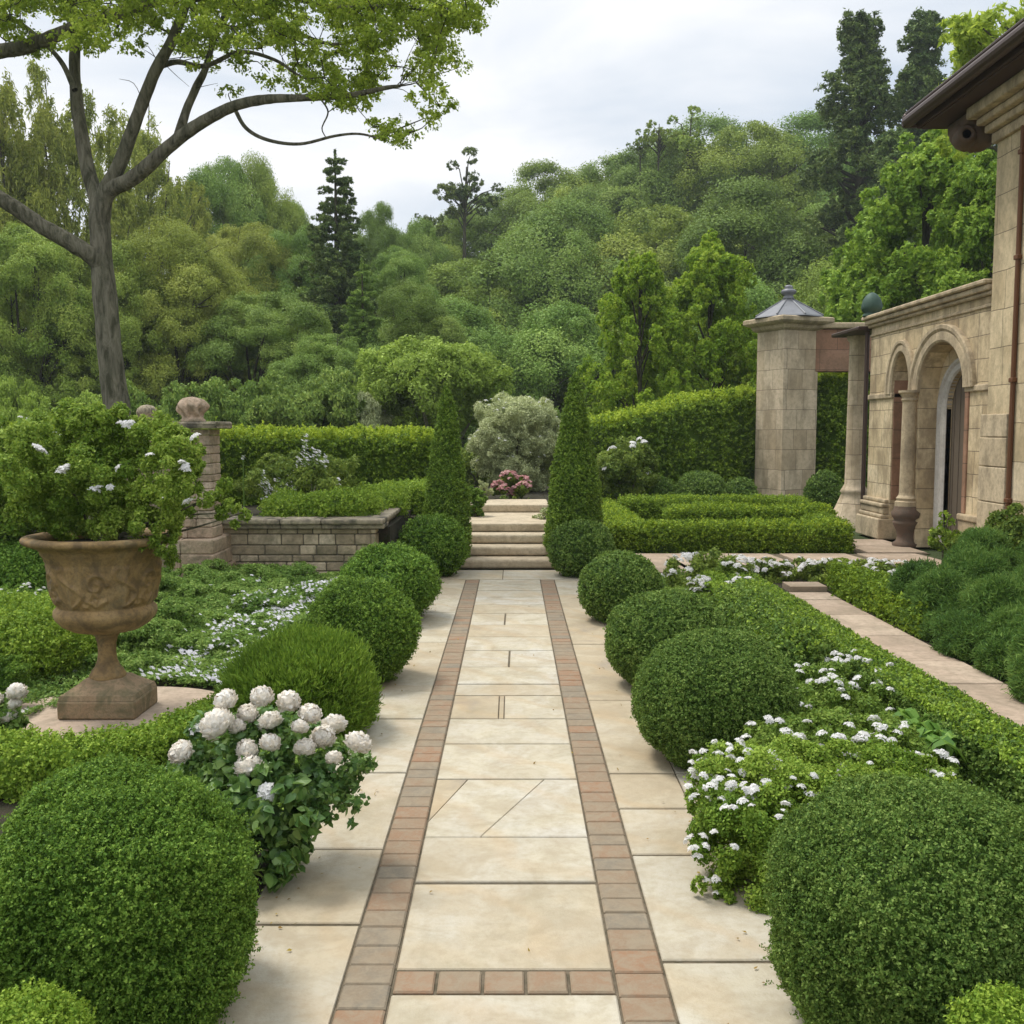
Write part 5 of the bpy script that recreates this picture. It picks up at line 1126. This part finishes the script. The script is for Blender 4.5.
for kd, ns in (('broad', 4), ('willow', 2), ('conifer', 2), ('pine', 2), ('tuft', 2), ('young', 2), ('thicket', 2)):
    PROTO[kd] = [tree_proto(kd, 200 + 7 * i + len(kd)) for i in range(ns)]
tcount = 0
def tree(kind, px, ytop, wpx, Y, mat, label, group=None, name=None, zbase=None, cat='tree', rz=None, bark=None, sy=None):
    global tcount; tcount += 1
    fm, tm_, H, Wd = PROTO[kind][tcount % len(PROTO[kind])]
    p = at(px, ytop, Y); zb = float(terr(p[0], Y)) if zbase is None else zbase
    root = empty(name or {'broad': 'broadleaf_tree', 'willow': 'willow_tree', 'conifer': 'conifer_tree', 'pine': 'pine_tree', 'tuft': 'open_crowned_tree', 'young': 'young_tree', 'thicket': 'thicket_shrub'}[kind], (p[0], Y, zb), label, cat, group, rz if rz is not None else (tcount * 1.7) % 6.28)
    sz = (p[2] - zb) / H * .99; sx = wpx * Y / 1000 / Wd
    hz_ = p[2] - zb
    if sz < sx * .95: sz = sx * .95; root.location.z = p[2] - H * sz
    if kind == 'tuft': sz = min(sz, sx * 1.15); root.location.z = p[2] - H * sz
    root.scale = (sx, sx, sz)
    c = link('crown', fm, root); c.material_slots[0].link = 'OBJECT'; c.material_slots[0].material = M[mat]
    t = link('trunk', tm_, root)
    if bark: t.material_slots[0].link = 'OBJECT'; t.material_slots[0].material = M[bark]
    return root
HG = 'rounded trees covering the hillside'
rows_ = [
 (66, [(448, 228, 120), (500, 194, 135), (562, 165, 150), (625, 153, 160), (692, 139, 170), (757, 125, 175), (828, 121, 175)], 'on the skyline'),
 (51, [(462, 264, 180), (558, 226, 210), (655, 208, 225), (760, 192, 235), (862, 198, 190)], 'in the middle of the hillside'),
 (37, [(452, 322, 180), (545, 300, 215), (650, 292, 225), (755, 280, 225), (850, 285, 190)], 'at the foot of the hill'),
]
ref = lambda px: ('above the left cone topiary' if px < 465 else 'above the silvery shrub' if px < 530 else 'above the right cone topiary' if px < 590 else 'above the left young bright tree' if px < 665 else 'above the right young bright tree' if px < 735 else 'left of the stone tower top' if px < 775 else 'above the stone tower' if px < 830 else 'under the tall pines')
used = {}
for Y, lst, tier in rows_:
    for i, (px, yt, w) in enumerate(lst):
        r_ = ref(px); key = (Y, r_); used[key] = used.get(key, 0) + 1
        lab = 'rounded tree ' + tier + ', ' + ('second ' if used[key] == 2 else '') + r_
        tree('broad', px, yt, w * 1.06, Y + (i * 37 % 5) - 2, 'hill_warm' if (i * 7 + Y) % 5 < 2 else 'hill', lab, HG)
LG = 'trees of the left hand woodland'
for kd, px, yt, w, Y, mt, lab in [
 ('broad', 412, 214, 90, 52, 'hill', 'green tree on the skyline between the dark spire conifer and the lone thin tree'),
 ('broad', 378, 206, 80, 50, 'hill', 'green tree immediately right of the dark spire conifer'),
 ('broad', 300, 205, 90, 50, 'hill_warm', 'light green tree immediately left of the dark spire conifer'),
 ('broad', 262, 178, 100, 48, 'hill_warm', 'feathery topped tree below the drooping tip of the foreground branch'),
 ('broad', 212, 150, 120, 47, 'hill', 'tall tree on the left skyline behind the rising middle branch'),
 ('willow', 150, 120, 130, 42, 'willow', 'tall wispy tree behind the fork of the foreground tree'),
 ('willow', 62, 60, 150, 36, 'willow', 'tall wispy olive tree left of the foreground trunk'),
 ('willow', -10, 70, 150, 34, 'willow', 'tall olive tree cut by the left edge'),
 ('broad', 240, 215, 130, 38, 'willow', 'yellowish tree right of the foreground trunk'),
 ('broad', 296, 228, 110, 38, 'hill', 'middle distance green tree below the dark spire conifer'),
 ('broad', 398, 250, 110, 40, 'hill', 'round tree between the dark conifer and the hill'),
 ('broad', 185, 245, 150, 30, 'willow', 'broad olive tree just right of the foreground trunk'),
 ('broad', 262, 285, 150, 29, 'hill', 'broad grey green tree above the long hedge'),
 ('broad', 95, 240, 150, 29, 'willow', 'broad olive tree straight behind the foreground trunk'),
 ('broad', 20, 230, 160, 28, 'hill_warm', 'broad dark green tree at the left edge'),
 ('broad', 415, 300, 120, 31, 'hill', 'green tree directly behind the yellow green spreading shrub'),
 ('broad', 330, 330, 130, 27, 'hill', 'low round tree above the middle of the long hedge')]:
    tree(kd, px, yt, w, Y, mt, lab, LG)
tree('broad', 140, 300, 260, 36, 'hill_warm', 'dim tree deep in the left woods beside the foreground trunk', LG)
tree('broad', 300, 300, 260, 36, 'hill', 'dim tree deep in the woods above the long hedge', LG)
tree('conifer', 335, 155, 118, 35, 'dark', 'tall dark spire shaped conifer left of centre', 'conifers')
tree('conifer', 362, 262, 84, 29, 'hill', 'shorter greener conifer at the right foot of the tall dark spire', 'conifers')
tree('tuft', 466, 150, 62, 60, 'dark', 'lone thin tree with an open round crown against the sky left of the hill top')
tree('tuft', 430, 205, 36, 58, 'dark', 'small dark wispy tree left of the lone thin tree')
tree('tuft', 640, 130, 24, 63, 'hill', 'smallest of three sprig topped trees on the hill skyline', 'sprig topped skyline trees')
tree('tuft', 660, 113, 40, 63, 'hill_warm', 'middle of three sprig topped trees on the hill skyline', 'sprig topped skyline trees')
tree('tuft', 690, 108, 56, 63, 'hill_warm', 'largest and rightmost of three sprig topped trees on the hill skyline', 'sprig topped skyline trees')
tree('pine', 862, 10, 160, 46, 'dark', 'tallest dark pine above the right side of the hill', 'tall dark pines on the right')
tree('pine', 925, 15, 140, 47, 'dark', 'middle dark pine between the tallest pine and the house eaves', 'tall dark pines on the right')
tree('pine', 975, 20, 120, 44, 'dark', 'dark pine partly behind the house eaves', 'tall dark pines on the right')
tree('pine', 895, 130, 130, 42, 'dark', 'lower dark pine filling between the taller pines', 'tall dark pines on the right')
tree('young', 640, 250, 128, 21.0 + 3.2, 'young', 'left of two bright fresh green young trees behind the sloping hedge', 'young bright green trees', sy=1)
tree('young', 712, 226, 140, 25.0, 'young', 'right of two bright fresh green young trees, the taller one', 'young bright green trees')
tree('young', 750, 320, 110, 26.0, 'young', 'low bright foliage beside the stone tower, right of the young trees', 'young bright green trees')
tree('young', 930, 120, 215, 25, 'fresh', 'large fresh green tree rising over the arcade roof', 'fresh green trees over the arcade', rz=1)
tree('young', 880, 200, 150, 27, 'fresh', 'darker tree between the stone tower and the large fresh green tree', 'fresh green trees over the arcade')
tree('young', 1000, 140, 190, 23, 'fresh', 'fresh green tree half hidden behind the house wall', 'fresh green trees over the arcade')
tree('tuft', 1040, -60, 190, 20, 'fg', 'pale leafy tree top peeping above the roof at the top right corner', zbase=0)
SG = 'scrub along the foot of the woods'
for px, yt, w, Y, mt, lab in [(300, 348, 150, 23, 'hill', 'grey green scrub bush above the long hedge, left of the yellow green shrub'), (215, 352, 140, 22.5, 'hill', 'dark scrub bush behind the stone pier finial'), (150, 360, 120, 22, 'hill', 'dark scrub bush right of the foreground trunk'), (365, 372, 90, 23.5, 'silver', 'greyish scrub bush left of the yellow green shrub'), (60, 372, 130, 21, 'olive', 'light green scrub bush left of the foreground trunk'), (5, 350, 90, 22, 'olive', 'yellow green scrub bush at the left edge'), (80, 405, 160, 19, 'hill_warm', 'low scrub bush at the foot of the foreground tree'), (540, 392, 110, 24, 'hill', 'dark scrub bush behind the right cone topiary'), (600, 395, 100, 26, 'hill', 'dark scrub bush left of the bright young trees'), (650, 405, 140, 25.5, 'bush', 'scrub bush under the bright young trees'), (400, 395, 120, 27, 'hill', 'dark scrub bush behind the left cone topiary'), (850, 330, 150, 26, 'hill', 'dark scrub bush behind the arcade coping')]:
    tree('thicket', px, yt, w, Y, mt, lab, SG, cat='shrub')

# foreground tree
TY = 12.0
fgt = empty('maple_tree', (at(112, 430, TY)[0], TY, .5), 'grey barked tree on the left with limbs spreading fresh green leaves across the top', 'tree')
org = np.array(fgt.location)
tr = MB(); nodes = []
def limb(pts, w0, w1, k=12, dy=0.0, own=tr, v=.5, bend=0.0):
    n = len(pts); P = [at(x, y, TY + dy * i / (n - 1) + bend * math.sin(i * 2.2)) - org for i, (x, y) in enumerate(pts)]
    r = np.linspace(w0, w1, n) / 2 * TY / 1000 * .86
    q = tube(own, P, r, k * 2 if w0 > 8 else k, v, smooth_n=24 if w0 > 8 else 6, rough=.05 if w0 > 8 else 0); nodes.extend(list(q[::8 if w0 > 8 else 2])); return q
limb([(122, 470), (118, 425), (113, 380), (108, 330), (104, 285), (101, 255), (99, 215)], 31, 23, 16)
limb([(99, 225), (97, 200), (88, 170), (79, 120), (75, 75), (74, 30), (66, -20), (62, -60)], 19, 8, dy=.5)
limb([(99, 222), (104, 195), (120, 163), (137, 117), (155, 72), (173, 38), (188, -5), (196, -50)], 19, 8, dy=-.4)
limb([(101, 220), (108, 192), (133, 178), (165, 150), (190, 130), (215, 115), (240, 104), (270, 99), (300, 98), (345, 96), (385, 88), (400, 86)], 20, 3, dy=-.8)
limb([(176, 142), (186, 112), (196, 88), (205, 70), (214, 40), (230, 0), (240, -40)], 11, 4, dy=.5)
limb([(234, 108), (246, 128), (268, 140), (300, 144), (335, 136), (360, 134), (384, 140)], 5, 2, k=7, dy=-.9)
limb([(104, 268), (92, 256), (72, 243), (45, 228), (15, 208), (-15, 190), (-60, 172), (-110, 130)], 22, 13, dy=-.6)
limb([(160, 66), (178, 62), (205, 66), (240, 52), (275, 60), (300, 76), (325, 84)], 7, 2, k=7, dy=-.7)
limb([(232, 30), (262, 20), (295, 32), (330, 44), (360, 40), (385, 44)], 6, 2, k=7, dy=-.5)
limb([(188, 0), (230, -8), (290, -2), (340, 8), (400, 6), (445, 16)], 8, 3, k=8, dy=-.8)
limb([(320, 98), (328, 112), (322, 128), (326, 138)], 2.4, 1.2, k=5)
limb([(75, 90), (60, 60), (30, 30), (0, 10)], 7, 3, k=7, dy=.4)
limb([(-110, 130), (-80, 90), (-30, 58), (20, 48), (55, 36), (95, 20), (135, 8), (190, -12)], 17, 12, dy=-.3)
rng = np.random.default_rng(99); lowx = [-30, 0, 60, 100, 150, 185, 200, 240, 280, 310, 340, 380, 410, 440, 460, 485, 496]; lowy = [55, 52, 50, 44, 62, 64, 84, 96, 100, 96, 106, 134, 142, 120, 72, 12, -10]
CL = []
while len(CL) < 680:
    x = rng.uniform(-40, 492); y = rng.uniform(-75, 142)
    ly = np.interp(x, lowx, lowy)
    if y > ly: continue
    dens = 1.0 if y < ly * .45 else .5
    if 60 < x < 190 and y > 35: dens = .22
    if 200 < x < 330 and y > 75: dens = .45
    if x > 340 and y > 60: dens = .6
    hole = wob(np.array([[x * .03, y * .045, 0]]), 1.6, 12)[0]
    if hole > .75 and y > 5: continue
    if rng.random() > dens: continue
    CL.append(at(x, y, TY + rng.uniform(-1.2, 1.0)) - org)
NP = [np.array(q) for q in nodes]; NPa = np.array(NP); tw_ = MB()
dmin = [np.linalg.norm(NPa - c, axis=1).min() for c in CL]; order = np.argsort(dmin)
for i in order:
    c = CL[i]; d = np.linalg.norm(NPa - c, axis=1); j = int(d.argmin()); a = NPa[j]
    if d[j] > .03:
        L_ = d[j]; mid_ = (a + c) / 2 + rng.normal(size=3) * L_ * .12; tube(tw_, [a, mid_, c], [.010 if L_ > .3 else .006, .006, .003], 5, rng.random(), smooth_n=3)
        NPa = np.vstack([NPa, mid_, c])
fol = MB()
blob_leaves(fol, [(c, np.array([.20, .20, .14]) * rng.uniform(.6, 1.25)) for c in CL],   .040, .026, .235, rng, 1.2, sub=8, subr=.5, up=.5, thick=.9, droop=.12)
for k in range(110):
    a = NPa[rng.integers(0, len(nodes))] if rng.random() < .7 else NPa[rng.integers(0, len(NPa))]
    pa = a + org; px_ = 512 + 1000 * pa[0] / pa[1]
    if px_ < 130 or pa[2] < 5.3: continue
    d = nrm(rng.normal(size=3) * (1, 1, .8) + (.5, 0, .1)); L_ = rng.uniform(.25, .7); p1 = a + d * L_ * .5 + (0, 0, .04); p2 = a + d * L_ + rng.normal(size=3) * .08
    tube(tw_, [a, p1, p2], [.006, .004, .002], 4, smooth_n=3)
    if rng.random() < .5: blob_leaves(fol, [(p2, .10)], .038, .024, .3, rng, 1.2, sub=4, subr=.6, thick=.9)
tr.build('trunk', M['bark'], fgt, smooth=True); tw_.build('twigs', M['bark_dark'], fgt, smooth=True); fol.build('crown', M['fg'], fgt)

# ------------------------------------------------------------------ sky and light
EL, AZ = math.radians(64), math.radians(-58)      # high, veiled sun beyond the scene on the left
sd = np.array([math.cos(EL) * math.sin(AZ), math.cos(EL) * math.cos(AZ), math.sin(EL)])
sl = bpy.data.lights.new('sun', 'SUN'); sl.energy = 2.3; sl.angle = math.radians(16); sl.color = (1, .955, .88)
so_ = bpy.data.objects.new('sun', sl); COL.objects.link(so_); so_.location = tuple(sd * 50); so_.rotation_euler = Vector(sd).to_track_quat('Z', 'Y').to_euler()
w = bpy.data.worlds.new('World'); scene.world = w; w.use_nodes = True; nt = w.node_tree; nt.nodes.clear()
n = nt.nodes.new; lk = nt.links.new
sky = n('ShaderNodeTexSky'); sky.sky_type = 'NISHITA'; sky.sun_disc = False; sky.sun_elevation = EL; sky.sun_rotation = AZ; sky.air_density = 1; sky.dust_density = 3
bs = n('ShaderNodeBackground'); bs.inputs[1].default_value = .10; lk(sky.outputs[0], bs.inputs[0])
tc = n('ShaderNodeTexCoord'); mp = n('ShaderNodeMapping'); mp.inputs['Scale'].default_value = (1.0, 1.0, 3.2); mp.inputs['Location'].default_value = (.35, .2, .1); lk(tc.outputs['Generated'], mp.inputs[0])
nz = n('ShaderNodeTexNoise'); nz.inputs['Scale'].default_value = 1.9; nz.inputs['Detail'].default_value = 7; nz.inputs['Roughness'].default_value = .5; nz.inputs['Distortion'].default_value = .4; lk(mp.outputs[0], nz.inputs[0])
rp = n('ShaderNodeValToRGB'); e = rp.color_ramp.elements; e[0].position = .36; e[0].color = (.50, .585, .69, 1); e[1].position = .60; e[1].color = (.90, .905, .915, 1); lk(nz.outputs[0], rp.inputs[0])
sx = n('ShaderNodeSeparateXYZ'); lk(tc.outputs['Generated'], sx.inputs[0])
mr = n('ShaderNodeMapRange'); mr.inputs[1].default_value = .38; mr.inputs[2].default_value = .9; mr.inputs[3].default_value = .97; mr.inputs[4].default_value = 1.75; mr.interpolation_type = 'SMOOTHSTEP'; lk(sx.outputs[2], mr.inputs[0])
bc = n('ShaderNodeBackground'); lk(rp.outputs[0], bc.inputs[0]); lk(mr.outputs[0], bc.inputs[1])
mx = n('ShaderNodeMixShader'); mx.inputs[0].default_value = .92; lk(bs.outputs[0], mx.inputs[1]); lk(bc.outputs[0], mx.inputs[2])
wo = n('ShaderNodeOutputWorld'); lk(mx.outputs[0], wo.inputs[0])
scene.view_settings.view_transform = 'Standard'; scene.view_settings.look = 'None'; scene.view_settings.exposure = 0.34; scene.view_settings.gamma = 1
c_ = scene.cycles if hasattr(scene, 'cycles') else None
if c_:
    c_.max_bounces = 6; c_.volume_bounces = 0; c_.diffuse_bounces = 4; c_.transmission_bounces = 3; c_.transparent_max_bounces = 4; c_.use_denoising = True

if HAZE:
    mb = MB(); box(mb, (-405, -65, -1.1), (405, 705, 32), 0); hz_o = mb.build('haze', [])
    t = NT('thin_air'); v_ = t.n('ShaderNodeVolumePrincipled'); v_.inputs['Density'].default_value = HAZE; v_.inputs['Color'].default_value = (.82, .88, .95, 1); v_.inputs['Anisotropy'].default_value = .2
    t.l(v_.outputs[0], t.out.inputs['Volume']); hz_o.data.materials.append(t.m); tag(hz_o, kind='stuff')
